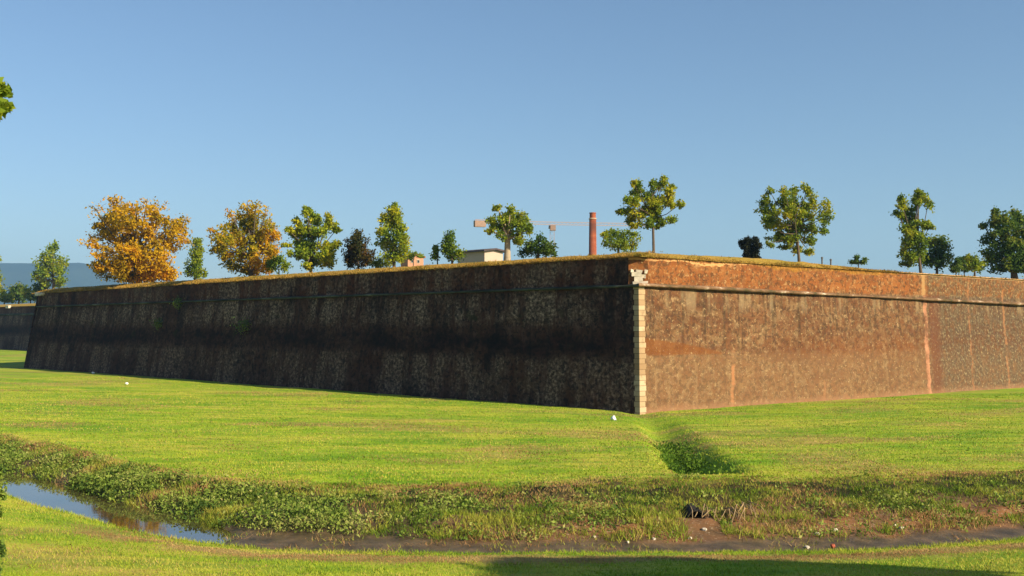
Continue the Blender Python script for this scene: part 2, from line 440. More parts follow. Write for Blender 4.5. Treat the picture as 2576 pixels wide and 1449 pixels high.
        # coping mortar showing under the turf, earth and dead grass draped over the top
        topl = q.math('SUBTRACT', v, q.math('SUBTRACT', 3.80, q.math('MULTIPLY', u, 0.0066)))
        rag = q.math('ADD', topl, q.math('MULTIPLY', q.math('SUBTRACT', wn_, 0.5), 1.3))
        mort = q.math('MULTIPLY', q.band(rag, -0.24, -0.13, 0.03), q.step(q.noise(q.scale(uv, (0.35, 0.6, 1)), 1.0, 3), 0.42, 0.50))
        c = q.mix(q.math('MULTIPLY', q.math('MULTIPLY', mort, q.math('SUBTRACT', 1.0, q.step(u, 9, 17))), 0.85), c, (0.50, 0.34, 0.20))
        drape = q.math('MULTIPLY', q.step(q.math('ADD', rag, q.math('MULTIPLY', q.band(u, 9, 22, 3), 0.25)), -0.15, 0.02), q.math('SUBTRACT', 1.0, q.step(u, 24, 27)))
        c = q.mix(q.math('MULTIPLY', drape, 0.9), c, q.ramp(fine, [(0.35, (0.11, 0.075, 0.02)), (0.6, (0.30, 0.17, 0.045))]))
        c = q.mix(q.math('MULTIPLY', q.math('MULTIPLY', q.step(topl, -0.17, -0.11), q.step(u, 24.5, 26)), 0.85), c, (0.50, 0.37, 0.27))
    else:
        # lichen over brick whose colour is darkened to stand in for shade
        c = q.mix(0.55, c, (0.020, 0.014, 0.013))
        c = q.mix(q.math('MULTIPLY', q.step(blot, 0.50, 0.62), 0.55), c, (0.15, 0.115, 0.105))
        lic = q.ramp(fine, [(0.36, (0.045, 0.038, 0.036)), (0.50, (0.19, 0.175, 0.150)), (0.66, (0.62, 0.61, 0.50))])
        lm = q.noise(q.scale(uv, (0.20, 0.13, 1)), 1.0, 5, 0.65)
        ls = q.noise(q.scale(uv, (0.85, 0.15, 1), (4, 8, 0)), 1.0, 5, 0.7)
        up_ = q.math('MULTIPLY', scarp0, q.band(v, 0.2, 2.1, 0.5))
        dn_ = q.math('SUBTRACT', 1.0, q.step(v, -2.1, -1.5))
        amt = q.math('MULTIPLY', q.math('ADD', q.math('MULTIPLY', up_, 0.95), q.math('ADD', q.math('MULTIPLY', dn_, 0.55), 0.10)), q.step(ls, 0.38, 0.58))
        amt = q.math('MULTIPLY', amt, q.step(lm, 0.36, 0.56), True)
        c = q.mix(amt, c, lic)
        c = q.mix(q.math('MULTIPLY', q.math('MULTIPLY', q.step(lm, 0.36, 0.56), par), q.math('MULTIPLY', q.step(ls, 0.38, 0.6), 0.8)), c, lic)
        # black band half way up, black runs near the corner
        dk = q.math('MULTIPLY', q.band(q.math('ADD', v, q.math('MULTIPLY', q.math('SUBTRACT', lm, 0.5), 2.6)), -1.6, -0.35, 0.4), q.math('MULTIPLY', q.step(q.noise(q.scale(uv, (0.10, 0.4, 1), (5, 5, 0)), 1.0, 4, 0.7), 0.32, 0.60), 0.85))
        c = q.mix(dk, c, q.ramp(blot, [(0.45, (0.008, 0.006, 0.007)), (0.7, (0.055, 0.020, 0.014))]))
        run = q.noise(q.scale(uv, (0.33, 0.13, 1), (1, 3, 0)), 1.0, 6, 0.75, 0.4)
        c = q.mix(q.math('MULTIPLY', q.math('MULTIPLY', q.step(run, 0.51, 0.62), q.step(lm, 0.62, 0.40)), 0.7), c, (0.008, 0.008, 0.010))
        c = q.mix(q.math('MULTIPLY', q.step(fine2, 0.50, 0.60), 0.65), c, (0.006, 0.009, 0.010))
        gm = q.math('MULTIPLY', q.step(q.noise(q.scale(uv, (0.5, 0.7, 1), (6, 1, 0)), 1.0, 4, 0.6), 0.60, 0.70), q.band(v, -1.0, 1.0, 0.5))
        c = q.mix(q.math('MULTIPLY', gm, 0.6), c, (0.035, 0.05, 0.012))
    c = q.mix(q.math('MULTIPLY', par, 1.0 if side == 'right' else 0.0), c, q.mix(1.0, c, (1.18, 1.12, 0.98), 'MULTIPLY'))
    c = q.mix(1.0, c, (0.87, 0.745, 0.59) if side == 'right' else (0.68, 0.48, 0.40), 'MULTIPLY')  # left tint cut further, putting the shade of that side into its colour
    q.color(c)
    hgt = q.math('ADD', q.math('MULTIPLY', br.outputs['Fac'], -0.25), q.math('ADD', q.math('MULTIPLY', fine, 0.7), med))
    q.bump(hgt, 0.45 if side == 'right' else 0.3, 0.05)
    q.b.inputs['Roughness'].default_value = 0.95
    q.b.inputs['Specular IOR Level'].default_value = 0.1
    return q.m
M['brick_weathered'] = wall_material('brick_right_face', 'right')
M['brick_lichen_shade'] = wall_material('brick_left_face', 'left')

LEN_L, LEN_R = 84.0, 100.0
NL = Vector((DL.y, -DL.x)) ; NL = NL if NL.y > 0 else -NL          # inward normals
NR = Vector((-DR.y, DR.x)) ; NR = NR if NR.y > 0 else -NR
K = Vector((KX, KY)); SH = K + DL * LEN_L; RE = K + DR * LEN_R
FD = Vector((0.22, 0.975)).normalized()                             # hidden flank behind the shoulder
FE = SH + FD * 60
NF = Vector((FD.y, -FD.x))
def isect(p, d, q_, e):
    den = d.x * e.y - d.y * e.x
    t = ((q_.x - p.x) * e.y - (q_.y - p.y) * e.x) / den
    return p + d * t
def ring(off):
    """flank end, shoulder, salient corner, right end, all set in by off metres"""
    pl, pr, pf = K + NL * off, K + NR * off, SH + NF * off
    k = isect(pl, DL, pr, DR); s = isect(pl, DL, pf, FD)
    return pf + FD * 60, s, k, pr + DR * LEN_R
BAT = 1.2
def cord_z(side, u): return (2.16 - 0.0009 * u) if side == 'l' else (2.2 - 0.0142 * u)
def top_z(side, u): return (3.79 - 0.0026 * u) if side == 'l' else (3.80 - 0.0066 * u)

bast = thing('brick_bastion', 'huge brick bastion with a sharp pale stone corner and grass on its parapet', 'city wall', (KX, KY, BASE))
def loc(v): return [p - np.array([KX, KY, BASE]) for p in v]

def face_grid(name, side, lo_off, hi_off, zlo, zhi, mat, nu, nv, u0=0.0, wav=0.03, curve_=None):
    r0, r1 = ring(lo_off), ring(hi_off)
    a0, a1 = r0[2], r1[2]
    b0, b1 = (r0[1], r1[1]) if side == 'l' else (r0[3], r1[3])
    L = LEN_L if side == 'l' else LEN_R
    vs, uvs = [], []
    nrm = NL if side == 'l' else NR
    for j in range(nv + 1):
        t = j / nv
        for i in range(nu + 1):
            s = (i / nu) ** 1.3
            u = s * L
            s0 = u0 / L + s * (1 - u0 / L)
            p0, p1 = a0.lerp(b0, s0), a1.lerp(b1, s0)
            p = p0.lerp(p1, t)
            z = zlo(u) + (zhi(u) - zlo(u)) * t
            wv_ = (fbm(u * 0.35, z * 0.5, 3 if side == 'l' else 8, 3) - 0.44) * wav * 2 * (0 if i == 0 else 1)
            p = p + nrm * float(wv_)
            vs.append((p.x - KX, p.y - KY, z - BASE)); uvs.append((s0 * L, z))
    idx = np.arange((nu + 1) * (nv + 1)).reshape(nv + 1, nu + 1)
    fq = np.stack([idx[:-1, :-1], idx[:-1, 1:], idx[1:, 1:], idx[1:, :-1]], -1).reshape(-1, 4)
    if side == 'l': fq = fq[:, ::-1].copy()
    return mesh_np(name, np.array(vs), fq, mat, bast, True, uvs)

for sd, mt, lb in (('l', M['brick_lichen_shade'], 'shaded left face with lichen, its brick colour darkened for shade'), ('r', M['brick_weathered'], 'sunlit right face of reddish brown brick')):
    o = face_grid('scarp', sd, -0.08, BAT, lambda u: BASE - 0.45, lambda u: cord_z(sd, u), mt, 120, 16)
    o['label'] = lb
CH = 0.70                                    # legs of the cut-off parapet corner
for sd, mt in (('l', M['brick_lichen_shade']), ('r', M['brick_weathered'])):
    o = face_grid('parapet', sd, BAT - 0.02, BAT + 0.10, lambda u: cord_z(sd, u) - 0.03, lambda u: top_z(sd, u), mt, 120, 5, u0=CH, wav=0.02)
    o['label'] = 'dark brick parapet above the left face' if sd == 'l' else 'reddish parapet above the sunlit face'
# chamfered nose of the parapet
rb, rt = ring(BAT - 0.02)[2], ring(BAT + 0.10)[2]
zb, zt = cord_z('r', 0) - 0.03, top_z('r', 0) + 0.02
cv, cu = [], []
for j in range(7):
    t = j / 6
    kk = rb.lerp(rt, t); z = zb + (zt - zb) * t
    for i in range(7):
        p = (kk + DL * CH).lerp(kk + DR * CH, i / 6)
        cv.append((p.x - KX, p.y - KY, z - BASE)); cu.append((i / 6 * 1.0 + 3, z))
ci = np.arange(49).reshape(7, 7)
cf = np.stack([ci[:-1, :-1], ci[:-1, 1:], ci[1:, 1:], ci[1:, :-1]], -1).reshape(-1, 4)
tag(mesh_np('parapet', np.array(cv), cf, M['brick_weathered'], bast, False, cu), 'cut-off brick nose of the parapet at the corner')
# hidden flank and back closing the mass
hb, ht = ring(-0.08), ring(BAT)
hv = [(p.x - KX, p.y - KY, z - BASE) for p, z in ((hb[1], BASE - 0.4), (hb[0], BASE - 0.4), (ht[0], 3.5), (ht[1], 3.5))]
mesh_np('scarp', np.array(hv), [[0, 1, 2, 3]], M['brick_lichen_shade'], bast, False, [(0, -4.5), (60, -4.5), (60, 3.5), (0, 3.5)])['label'] = 'flank wall behind the shoulder'

# cordon: the rounded string course, broken and patchy on the sunny side
q = NT('cordon_stone')
pos = q.coord('Object')
nz = q.noise(q.scale(pos, (0.9, 0.9, 2)), 1.0, 5, 0.7)
q.color(q.ramp(nz, [(0.38, (0.07, 0.055, 0.025)), (0.50, (0.15, 0.085, 0.045)), (0.60, (0.22, 0.14, 0.085)), (0.68, (0.50, 0.42, 0.32))]))
q.bump(q.noise(pos, 5, 5), 0.5, 0.05)
M['cordon'] = q.m
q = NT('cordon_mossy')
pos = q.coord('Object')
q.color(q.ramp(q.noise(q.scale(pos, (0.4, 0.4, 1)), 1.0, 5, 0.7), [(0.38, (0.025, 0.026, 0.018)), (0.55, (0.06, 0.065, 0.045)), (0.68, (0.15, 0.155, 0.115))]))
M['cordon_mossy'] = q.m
for sd in 'lr':
    cw = 0.7 if sd == 'l' else 1.0
    k0 = ring(BAT)[2]; dv = DL if sd == 'l' else DR; nv_ = NL if sd == 'l' else NR
    L = LEN_L if sd == 'l' else LEN_R
    us = np.arange(0.0, L, 0.22)
    vs = []
    prof = [(0.10, -0.10), (-0.30, -0.10), (-0.40, -0.04), (-0.40, 0.04), (-0.28, 0.11), (0.10, 0.16)]
    for i, u in enumerate(us):
        e = 0.03 * (random.random() - 0.5)
        wear = float(fbm(u * 0.9, 0.5, 21 if sd == 'r' else 22, 3))
        wear = (0.55 + 0.9 * wear) * cw
        if sd == 'r' and 14 < u < 26: wear *= 0.75
        z = cord_z(sd, u)
        for a, b in prof:
            uu = u + (0.22 if a < 0 else 0) * 0
            p = k0 + dv * u + nv_ * (a * wear + e)
            if i == 0: p = k0 + dv * 0 + (-(NL + NR).normalized() * (-a) / max(0.5, (NL + NR).length / 2)) * wear
            vs.append((p.x - KX, p.y - KY, z + b * wear - BASE))
    m_ = len(us); kp = len(prof)
    ii = np.arange(m_ * kp).reshape(m_, kp)
    fq = np.stack([ii[:-1, :-1], ii[:-1, 1:], ii[1:, 1:], ii[1:, :-1]], -1).reshape(-1, 4)
    if sd == 'r': fq = fq[:, ::-1].copy()
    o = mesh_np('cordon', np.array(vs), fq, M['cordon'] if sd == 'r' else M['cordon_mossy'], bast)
    o['label'] = 'worn pale string course' if sd == 'r' else 'mossy dark string course'

# quoins on the salient corner
mq = MB()
hq = 0.285; z = BASE - 0.3; i = 0
while z < cord_z('r', 0) - 0.20:
    h = hq * random.uniform(0.93, 1.05)
    t0 = (z - BASE + 0.45) / (cord_z('r', 0) - BASE + 0.45); t1 = (z + h - 0.02 - BASE + 0.45) / (cord_z('r', 0) - BASE + 0.45)
    la, lb_ = (0.46, 0.30) if i % 2 else (0.40, 0.36)
    la *= random.uniform(0.95, 1.05); pr = random.uniform(0.012, 0.03)
    vs = []
    for t, zz in ((t0, z), (t1, z + h - 0.02)):
        k = Vector(ring(-0.08)[2]).lerp(Vector(ring(BAT)[2]), t)
        ko = k - (NL + NR).normalized() * pr * 1.3
        pts = [ko, k + DR * la - NR * pr, k + DR * la + NR * 0.15, k + DL * lb_ + NL * 0.15, k + DL * lb_ - NL * pr]
        vs += [(p.x - KX, p.y - KY, zz - BASE) for p in pts]
    mq.add(vs, [[0, 1, 6, 5], [1, 2, 7, 6], [2, 3, 8, 7], [3, 4, 9, 8], [4, 0, 5, 9], [5, 6, 7, 8, 9], [4, 3, 2, 1, 0]])
    z += h; i += 1
q = NT('quoin_stone')
rnd = q.n('ShaderNodeNewGeometry').outputs['Random Per Island']
nz = q.noise(q.coord('Object'), 2.5, 5, 0.7)
c = q.ramp(rnd, [(0.0, (0.2484, 0.1564, 0.0808)), (0.5, (0.3312, 0.2300, 0.1283)), (1.0, (0.4232, 0.3312, 0.2090))])
c = q.mix(q.math('MULTIPLY', q.step(nz, 0.5, 0.7), 0.6), c, (0.22, 0.14, 0.075))
q.color(c); q.bump(nz, 0.5, 0.04)
M['quoin'] = q.m
tag(mq.build('quoin', q.m, bast), 'column of pale squared corner stones')

# broken white carved stone left on the parapet corner
me_ = MB()
kc = ring(BAT - 0.02)[2]
mid = (kc + DL * CH).lerp(kc + DR * CH, 0.5)
ex = ((kc + DR * CH) - (kc + DL * CH)).normalized(); en = Vector((ex.y, -ex.x)); en = en if en.y < 0 else -en
RM = Matrix(((ex.x, en.x, 0), (ex.y, en.y, 0), (0, 0, 1)))
for (sx, sz, w, h, dpt) in ((0.10, 0.17, 0.80, 0.16, 0.30), (0.02, 0.40, 0.46, 0.34, 0.22), (-0.08, 0.62, 0.52, 0.22, 0.24), (0.05, 0.78, 0.34, 0.16, 0.20),
                            (-0.33, 0.80, 0.16, 0.18, 0.15), (0.42, 0.76, 0.16, 0.20, 0.15), (0.30, 0.52, 0.18, 0.2, 0.14)):
    p = mid + ex * sx + en * (dpt * 0.3)
    me_.box((p.x - KX, p.y - KY, cord_z('r', 0) + sz - 0.02 - BASE), (w, dpt, h), RM, 0.035)
M['chalk'] = plain('chalk_stone', (0.55, 0.48, 0.38), sc=4, var=0.25)
tag(me_.build('corner_bracket', M['chalk'], bast), 'broken white carved stone at the corner of the parapet')
# pale stones on the far shoulder
ms_ = MB()
s_ = ring(BAT)[1]
for i in range(5):
    p = s_ - DL * (0.25 + i * 0.36) - NL * 0.05
    ms_.box((p.x - KX, p.y - KY, top_z('l', 84) - 0.10 - 0.06 * (i % 2) - BASE), (0.34, 0.5, 0.34 - 0.04 * i), Matrix.Rotation(math.atan2(DL.y, DL.x), 3, 'Z'), 0.05)
tag(ms_.build('coping_stone', M['chalk'], bast), 'pale stones topping the far left shoulder')

# plants rooted in the shaded face
def on_left_face(px, py):
    r = (px - CX) / F; z = (CY - py) / F
    # march along the ray until the leaning face is met
    best = None
    for d in np.arange(50, 120, 0.05):
        p = Vector((r * d, d)); zz = z * d
        t = min(1, max(0, (zz - BASE + 0.45) / (2.16 - BASE + 0.45)))
        if (p - K).dot(NL) >= -0.08 + (BAT + 0.08) * t: return Vector((p.x, p.y, zz))
for px, py, r_, lb in ((622, 822, 0.55, 'green tuft of plants rooted half way up the shaded wall'), (455, 762, 0.42, 'dark tuft growing from the string course of the shaded wall'),
                       (405, 815, 0.35, 'small mossy tuft low left on the shaded wall')):
    p = on_left_face(px, py)
    e = thing('wall_plant', lb, 'plant', p, 'plants rooted in the shaded wall')
    c = rng.normal(0, 1, (420, 3)) * np.array([r_ * 0.7, 0.22, r_ * 0.6]) - np.array([NL.x, NL.y, 0]) * 0.15
    LEAF_TODO.append((e, c))
    tb = MB()
    for k in range(5):
        tb.tube([(NL.x * 0.2, NL.y * 0.2, -0.05), (random.uniform(-.1, .1), -0.15, 0.05), (random.uniform(-.4, .4) * r_, -0.3, random.uniform(-.2, .6) * r_)], [0.03, 0.02, 0.008], 5)
    tb.build('stem', M['bark'], e)

# dirt and turf on the rampart
q = NT('rampart_turf')
pos = q.pos()
n1, n2 = q.noise(pos, 0.5, 5, 0.65), q.noise(pos, 6, 4, 0.7)
c = q.ramp(n1, [(0.32, (0.188, 0.165, 0.021)), (0.5, (0.315, 0.210, 0.035)), (0.7, (0.375, 0.210, 0.045))])
c = q.mix(q.math('MULTIPLY', q.step(n2, 0.5, 0.7), 0.5), c, (0.13, 0.095, 0.022))
q.color(c); q.bump(n2, 0.6, 0.08)
M['turf'] = q.m
def rise(side, u, off):
    if side == 'l': r = 4.14 - top_z('l', u)
    else: r = float(np.interp(u, [0, 10, 15, 26, 38, 60], [4.14, 4.18, 4.10, 3.69, 3.57, 3.45])) - top_z('r', u)
    return r * float(sst(0, 1, np.clip(off / 1.9, 0, 1)) ** 0.7) if off > 0 else 0.0
offs = [0.0, 0.25, 0.6, 1.0, 1.5, 2.1, 3.0, 6.0, 14.0, 30.0]
tv, NS_L, NS_R = [], 170, 110
for off in offs:
    r = ring(BAT + 0.10 - 0.12 + off)
    for i in range(NS_L, 0, -1):
        s = (i / NS_L) ** 1.3; p = r[2].lerp(r[1], s); u = s * LEN_L
        z = top_z('l', u) + rise('l', u, off) + (fbm(p.x * 1.3, p.y * 1.3, 6) - 0.47) * 0.14 * (1 if off < 6 else 0)
        if off == 0: z -= 0.06
        tv.append((p.x, p.y, float(z)))
    for i in range(0, NS_R + 1):
        s = (i / NS_R) ** 1.3; p = r[2].lerp(r[3], s); u = s * LEN_R
        if off == 0 and i == 0: p = r[2] + (NL + NR).normalized() * 0.42
        z = top_z('r', u) + rise('r', u, off) + (fbm(p.x * 1.3, p.y * 1.3, 6) - 0.47) * (0.12 if u < 24 else 0.04) * (1 if off < 6 else 0)
        if off == 0: z -= 0.06
        tv.append((p.x, p.y, float(z)))
m_ = NS_L + NS_R + 1
ii = np.arange(len(offs) * m_).reshape(len(offs), m_)
fq = np.stack([ii[:-1, :-1], ii[:-1, 1:], ii[1:, 1:], ii[1:, :-1]], -1).reshape(-1, 4)
tag(mesh_np('rampart_ground', np.array(tv), fq, M['turf'], smooth=True), kind='structure')

# ------------------------------------------------------------------ grass and weeds (masses nobody could count)
def blades(px, py, pz, h, w, lean=0.35, quad=False):
    n = len(px)
    a = rng.uniform(0, 2 * np.pi, n); l = rng.normal(0, lean, (n, 2)) * h[:, None]
    dx, dy = np.cos(a) * w / 2, np.sin(a) * w / 2
    b0 = np.stack([px - dx, py - dy, pz], -1); b1 = np.stack([px + dx, py + dy, pz], -1)
    tp = np.stack([px + l[:, 0], py + l[:, 1], pz + h], -1)
    v = np.stack([b0, b1, tp], 1).reshape(-1, 3)
    return v, np.arange(3 * n).reshape(n, 3)

def leaves_np(c, size, flat=0.0):
    """diamond-shaped leaves with random tilt around centres c (n,3)"""
    n = len(c)
    a = rng.normal(size=(n, 3)); a /= np.linalg.norm(a, axis=1, keepdims=True)
    b = rng.normal(size=(n, 3)); b -= (b * a).sum(1, keepdims=True) * a; b /= np.linalg.norm(b, axis=1, keepdims=True)
    s = (size * rng.uniform(0.6, 1.3, n))[:, None]
    v = np.stack([c - a * s, c + b * s * 0.55, c + a * s, c - b * s * 0.55], 1).reshape(-1, 3)
    return v, np.arange(4 * n).reshape(n, 4)

def grass_mat(name, cols, sc=0.35, trans=0.3):
    q = NT(name)
    rnd = q.n('ShaderNodeNewGeometry').outputs['Random Per Island']
    nz = q.noise(q.scale(q.pos(), (1, 1.7, 1)), sc, 6, 0.7)
    f = q.math('ADD', q.math('MULTIPLY', q.step(nz, 0.36, 0.62), 0.66), q.math('MULTIPLY', rnd, 0.34))
    k = len(cols)
    c = q.ramp(f, [(0.1 + 0.8 * i / (k - 1), cc) for i, cc in enumerate(cols)])
    q.color(c)
    tr = q.n('ShaderNodeBsdfTranslucent'); q.set(tr.inputs[0], c)
    ms = q.n('ShaderNodeMixShader'); ms.inputs[0].default_value = trans
    q.t.links.new(q.b.outputs[0], ms.inputs[1]); q.t.links.new(tr.outputs[0], ms.inputs[2])
    q.t.links.new(ms.outputs[0], q.out.inputs[0])
    return q.m
M['blade'] = grass_mat('grass_blade', [(0.115, 0.215, 0.012), (0.215, 0.31, 0.020), (0.315, 0.35, 0.034), (0.40, 0.365, 0.07)])
M['straw'] = grass_mat('straw_blade', [(0.20, 0.12, 0.045), (0.36, 0.20, 0.085), (0.46, 0.33, 0.13)])
M['hollow'] = grass_mat('hollow_leaf', [(0.025, 0.06, 0.008), (0.07, 0.14, 0.012), (0.15, 0.24, 0.025)], 0.9)
M['weed'] = grass_mat('weed_leaf', [(0.045, 0.09, 0.02), (0.13, 0.20, 0.028), (0.22, 0.28, 0.05), (0.32, 0.31, 0.10)], 0.8)
M['bank_blade'] = grass_mat('bank_blade', [(0.0540, 0.1020, 0.0100), (0.1260, 0.1980, 0.0180), (0.2400, 0.2880, 0.0300), (0.3600, 0.3240, 0.0600)], 0.9)
M['gold'] = grass_mat('gold_blade', [(0.158, 0.144, 0.017), (0.302, 0.194, 0.032), (0.374, 0.209, 0.042), (0.396, 0.288, 0.091)], 0.8)

# near bank lawn
n = 150000
y = rng.uniform(9.5, 25, n); x = rng.uniform(-0.52, 0.52, n) * y
k = (y < ynt(x) + 0.45); x, y = x[k], y[k]
z = terrain(x, y)
_, _, dr, _ = ground_zones(x, y)
dens = fbm(x * 1.1, y * 1.1, 55)
isdry = rng.uniform(size=len(x)) < np.clip(dr * 1.0 + 0.06, 0, 1)
edge = np.exp(-((ynt(x) - y) / 0.35) ** 2)
h = rng.uniform(0.02, 0.06, len(x)) * (0.5 + 0.9 * dens) * (1 + 1.3 * edge * (fbm(x * 1.7, y, 3)))
v, f = blades(x[~isdry], y[~isdry], z[~isdry] - 0.005, h[~isdry], np.full((~isdry).sum(), 0.014), 0.5)
tag(mesh_np('grass', v, f, M['blade']), 'short mown grass on the near bank of the brook', 'grass', kind='stuff')
v, f = blades(x[isdry], y[isdry], z[isdry] - 0.005, h[isdry] * 0.8, np.full(isdry.sum(), 0.013), 0.8)
tag(mesh_np('dry_grass', v, f, M['straw']), 'dry brownish grass along the near bank', 'grass', kind='stuff')

# lawn between brook and wall
n = 170000
d = 24 + 45 * rng.uniform(size=n) ** 1.5
x = rng.uniform(-0.52, 0.52, n) * d; y = d
x = np.concatenate([x, rng.uniform(-40, -6, 40000)]); y = np.concatenate([y, rng.uniform(24, 95, 40000)])
k = (y > yft(x) - 0.3) & (y < ywall(x) - 0.1) & (np.abs(x) < 0.52 * y); x, y = x[k], y[k]
z = terrain(x, y)
_, _, dr, _ = ground_zones(x, y)
isdry = rng.uniform(size=len(x)) < np.clip(dr * 0.8 + 0.05, 0, 1)
h = rng.uniform(0.012, 0.04, len(x)) * (1 + 0.8 * fbm(x * 0.6, y * 0.6, 8)); w = 0.02 + y * 0.0006
v, f = blades(x[~isdry], y[~isdry], z[~isdry] - 0.005, h[~isdry], w[~isdry], 0.5)
tag(mesh_np('grass', v, f, M['blade']), 'sunlit mown lawn between the brook and the bastion', 'grass', kind='stuff')
v, f = blades(x[isdry], y[isdry], z[isdry] - 0.005, h[isdry], w[isdry], 0.6)
tag(mesh_np('dry_grass', v, f, M['straw']), 'dry straw coloured tufts in the lawn below the bastion', 'grass', kind='stuff')

# weeds of the far bank
n = 17000
x = rng.uniform(-24, 15, n); t = rng.uniform(-0.10, 1.15, n)
fw, ft = yfw(x), yft(x)
y = fw + (ft - fw) * t
k = np.abs(x) < 0.53 * y; x, y, t = x[k], y[k], t[k]
z = terrain(x, y)
DRX, DRY = P(1755, 1318, z=-4.05).x, P(1755, 1318, z=-4.05).y
lush = fbm(x * 0.8, y * 0.9, 41)
lowb = 1 - sst(0.25, 0.75, t)
leftw = 1 - sst(-4.5, 1.5, x)
leafy = rng.uniform(size=len(x)) < np.clip(0.03 + (0.30 + 0.40 * leftw) * lowb * sst(0.40, 0.60, lush) + 0.45 * leftw * sst(0.40, 0.6, lush) * (t < 0.8), 0, 1)
cs, sz = [], []
for i in np.nonzero(leafy & ~((np.abs(x - DRX) < 0.4) & (y < DRY + 0.4)))[0]:
    m_ = rng.integers(10, 20); hh = rng.uniform(0.09, 0.28) * (0.65 + 0.8 * lush[i]) * (1 - 0.45 * min(1, t[i]))
    c = np.stack([x[i] + rng.normal(0, 0.11, m_), y[i] + rng.normal(0, 0.11, m_), z[i] + rng.uniform(0.0, 1, m_) * hh], -1)
    cs.append(c); sz.append(np.full(m_, rng.uniform(0.018, 0.045)))
v, f = leaves_np(np.concatenate(cs), np.concatenate(sz))
tag(mesh_np('bank_weeds', v, f, M['weed']), 'leafy green weeds overhanging the brook on its far bank', 'weeds', kind='stuff')
gr = ~leafy
rep = 7
x2 = np.repeat(x[gr], rep) + rng.normal(0, 0.09, gr.sum() * rep); y2 = np.repeat(y[gr], rep) + rng.normal(0, 0.09, gr.sum() * rep)
t2 = np.repeat(t[gr], rep)
z2 = terrain(x2, y2)
br = fbm(x2 * 0.6, y2 * 0.8, 63)
bare = (fbm(x2 * 1.4, y2 * 1.6, 123) > 0.53 + 0.16 * np.clip(t2, 0, 1)) & (rng.uniform(size=len(x2)) < 0.85)
near_drain = (np.abs(x2 - DRX) < 0.33) & (y2 < DRY + 0.45)
kk_ = ~bare & ~near_drain
x2, y2, z2, t2, br = x2[kk_], y2[kk_], z2[kk_], t2[kk_], br[kk_]
isdry = (rng.uniform(size=len(x2)) < np.clip(sst(0.44, 0.62, br) * 0.65 + 0.35 * sst(0.55, 1.0, t2), 0, 0.85))
h2 = rng.uniform(0.05, 0.21, len(x2)) * (1.1 - 0.75 * np.clip(t2, 0, 1)) * (0.5 + fbm(x2 * 1.1, y2 * 1.3, 64))
v, f = blades(x2[~isdry], y2[~isdry], z2[~isdry] - 0.01, h2[~isdry], np.full((~isdry).sum(), 0.02), 0.5)
tag(mesh_np('bank_grass', v, f, M['bank_blade']), 'long green grass hanging down the far bank', 'grass', kind='stuff')
v, f = blades(x2[isdry], y2[isdry], z2[isdry] - 0.01, h2[isdry], np.full(isdry.sum(), 0.02), 0.5)
tag(mesh_np('dry_bank_grass', v, f, M['straw']), 'withered reddish brown grass on the crest of the far bank', 'grass', kind='stuff')

# tufts and drifted straw in the muddy channel
n = 1500
x = rng.uniform(-6, 14, n); t = rng.uniform(0, 1, n) ** 0.6
y = ynt(x) + 0.75 + (yfw(x) - ynt(x) - 0.55) * t
k = fbm(x * 0.9, y * 1.5, 201) > 0.50
x, y = np.repeat(x[k], 6), np.repeat(y[k], 6)
x = x + rng.normal(0, 0.07, len(x)); y = y + rng.normal(0, 0.05, len(y)); z = terrain(x, y)
v, f = blades(x, y, z - 0.01, rng.uniform(0.02, 0.11, len(x)), np.full(len(x), 0.016), 0.9)
hf = (len(x) // 12) * 6
tag(mesh_np('channel_grass', v[:hf * 3], f[:hf], M['bank_blade']), 'sparse green tufts growing in the muddy channel', 'grass', kind='stuff')
tag(mesh_np('channel_straw', v[hf * 3:], f[hf:] - hf * 3, M['straw']), 'drifted straw and dead stems lying in the muddy channel', 'straw', kind='stuff')

# fringe of golden grass along the edge of the rampart
vv = []
n = 26000
ul = LEN_L * rng.uniform(size=n) ** 1.25; ur = LEN_R * rng.uniform(size=n) ** 1.2
for sd, us, nn in (('l', ul, NL), ('r', ur, NR)):
    kk = ring(BAT + 0.0)[2]; dd = DL if sd == 'l' else DR
    inn = np.abs(rng.normal(0, 0.55, n)) - 0.05
    keep = np.ones(n, bool) if sd == 'l' else ((us < 24) | (rng.uniform(size=n) < 0.18)) & (us > 0.5)
    us, inn = us[keep], inn[keep]
    x = kk.x + dd.x * us + nn.x * (inn + 0.05); y = kk.y + dd.y * us + nn.y * (inn + 0.05)
    z = np.array([top_z(sd, u) + rise(sd, u, max(0.0, i_)) for u, i_ in zip(us, inn)]) - 0.05
    h = rng.uniform(0.08, 0.24, len(us)) * (0.5 + fbm(us * 0.8, us * 0 + 2, 12)) * np.where((inn < 0.35), 1.15, 0.75)
    if sd == 'r': h *= 0.75
    w = 0.04 + 0.0004 * y
    v, f = blades(x, y, z, h, w, 0.5)
    out = np.where(inn < 0.3, rng.uniform(0, 0.22, len(us)), 0)
    v = v.reshape(-1, 3, 3); v[:, 2, 0] -= nn.x * out; v[:, 2, 1] -= nn.y * out; v[:, 2, 2] -= out * 0.8
    vv.append(v.reshape(-1, 3))
v = np.concatenate(vv)
tag(mesh_np('rampart_grass', v, np.arange(len(v)).reshape(-1, 3), M['gold']), 'golden dry grass along the top edge of the bastion', 'grass', kind='stuff')

for e_, c_ in LEAF_TODO:
    v, f = leaves_np(c_, np.full(len(c_), 0.075))
    mesh_np('foliage', v, f, M['leaf_dark'], e_)

# ------------------------------------------------------------------ trees
def z1(x, y): return (0.25 * x, 447.2 + 0.25 * y)
def z2_(x, y): return (536.7 + 0.25 * x, 447.2 + 0.25 * y)
def z3(x, y): return (1073.3 + 0.25 * x, 402.5 + 0.25 * y)
def z4(x, y): return (1520.6 + 0.25 * x, 402.5 + 0.25 * y)
def z5(x, y): return (1932 + 0.25 * x, 429.3 + 0.25 * y)
def ov(x, y): return (x, y)

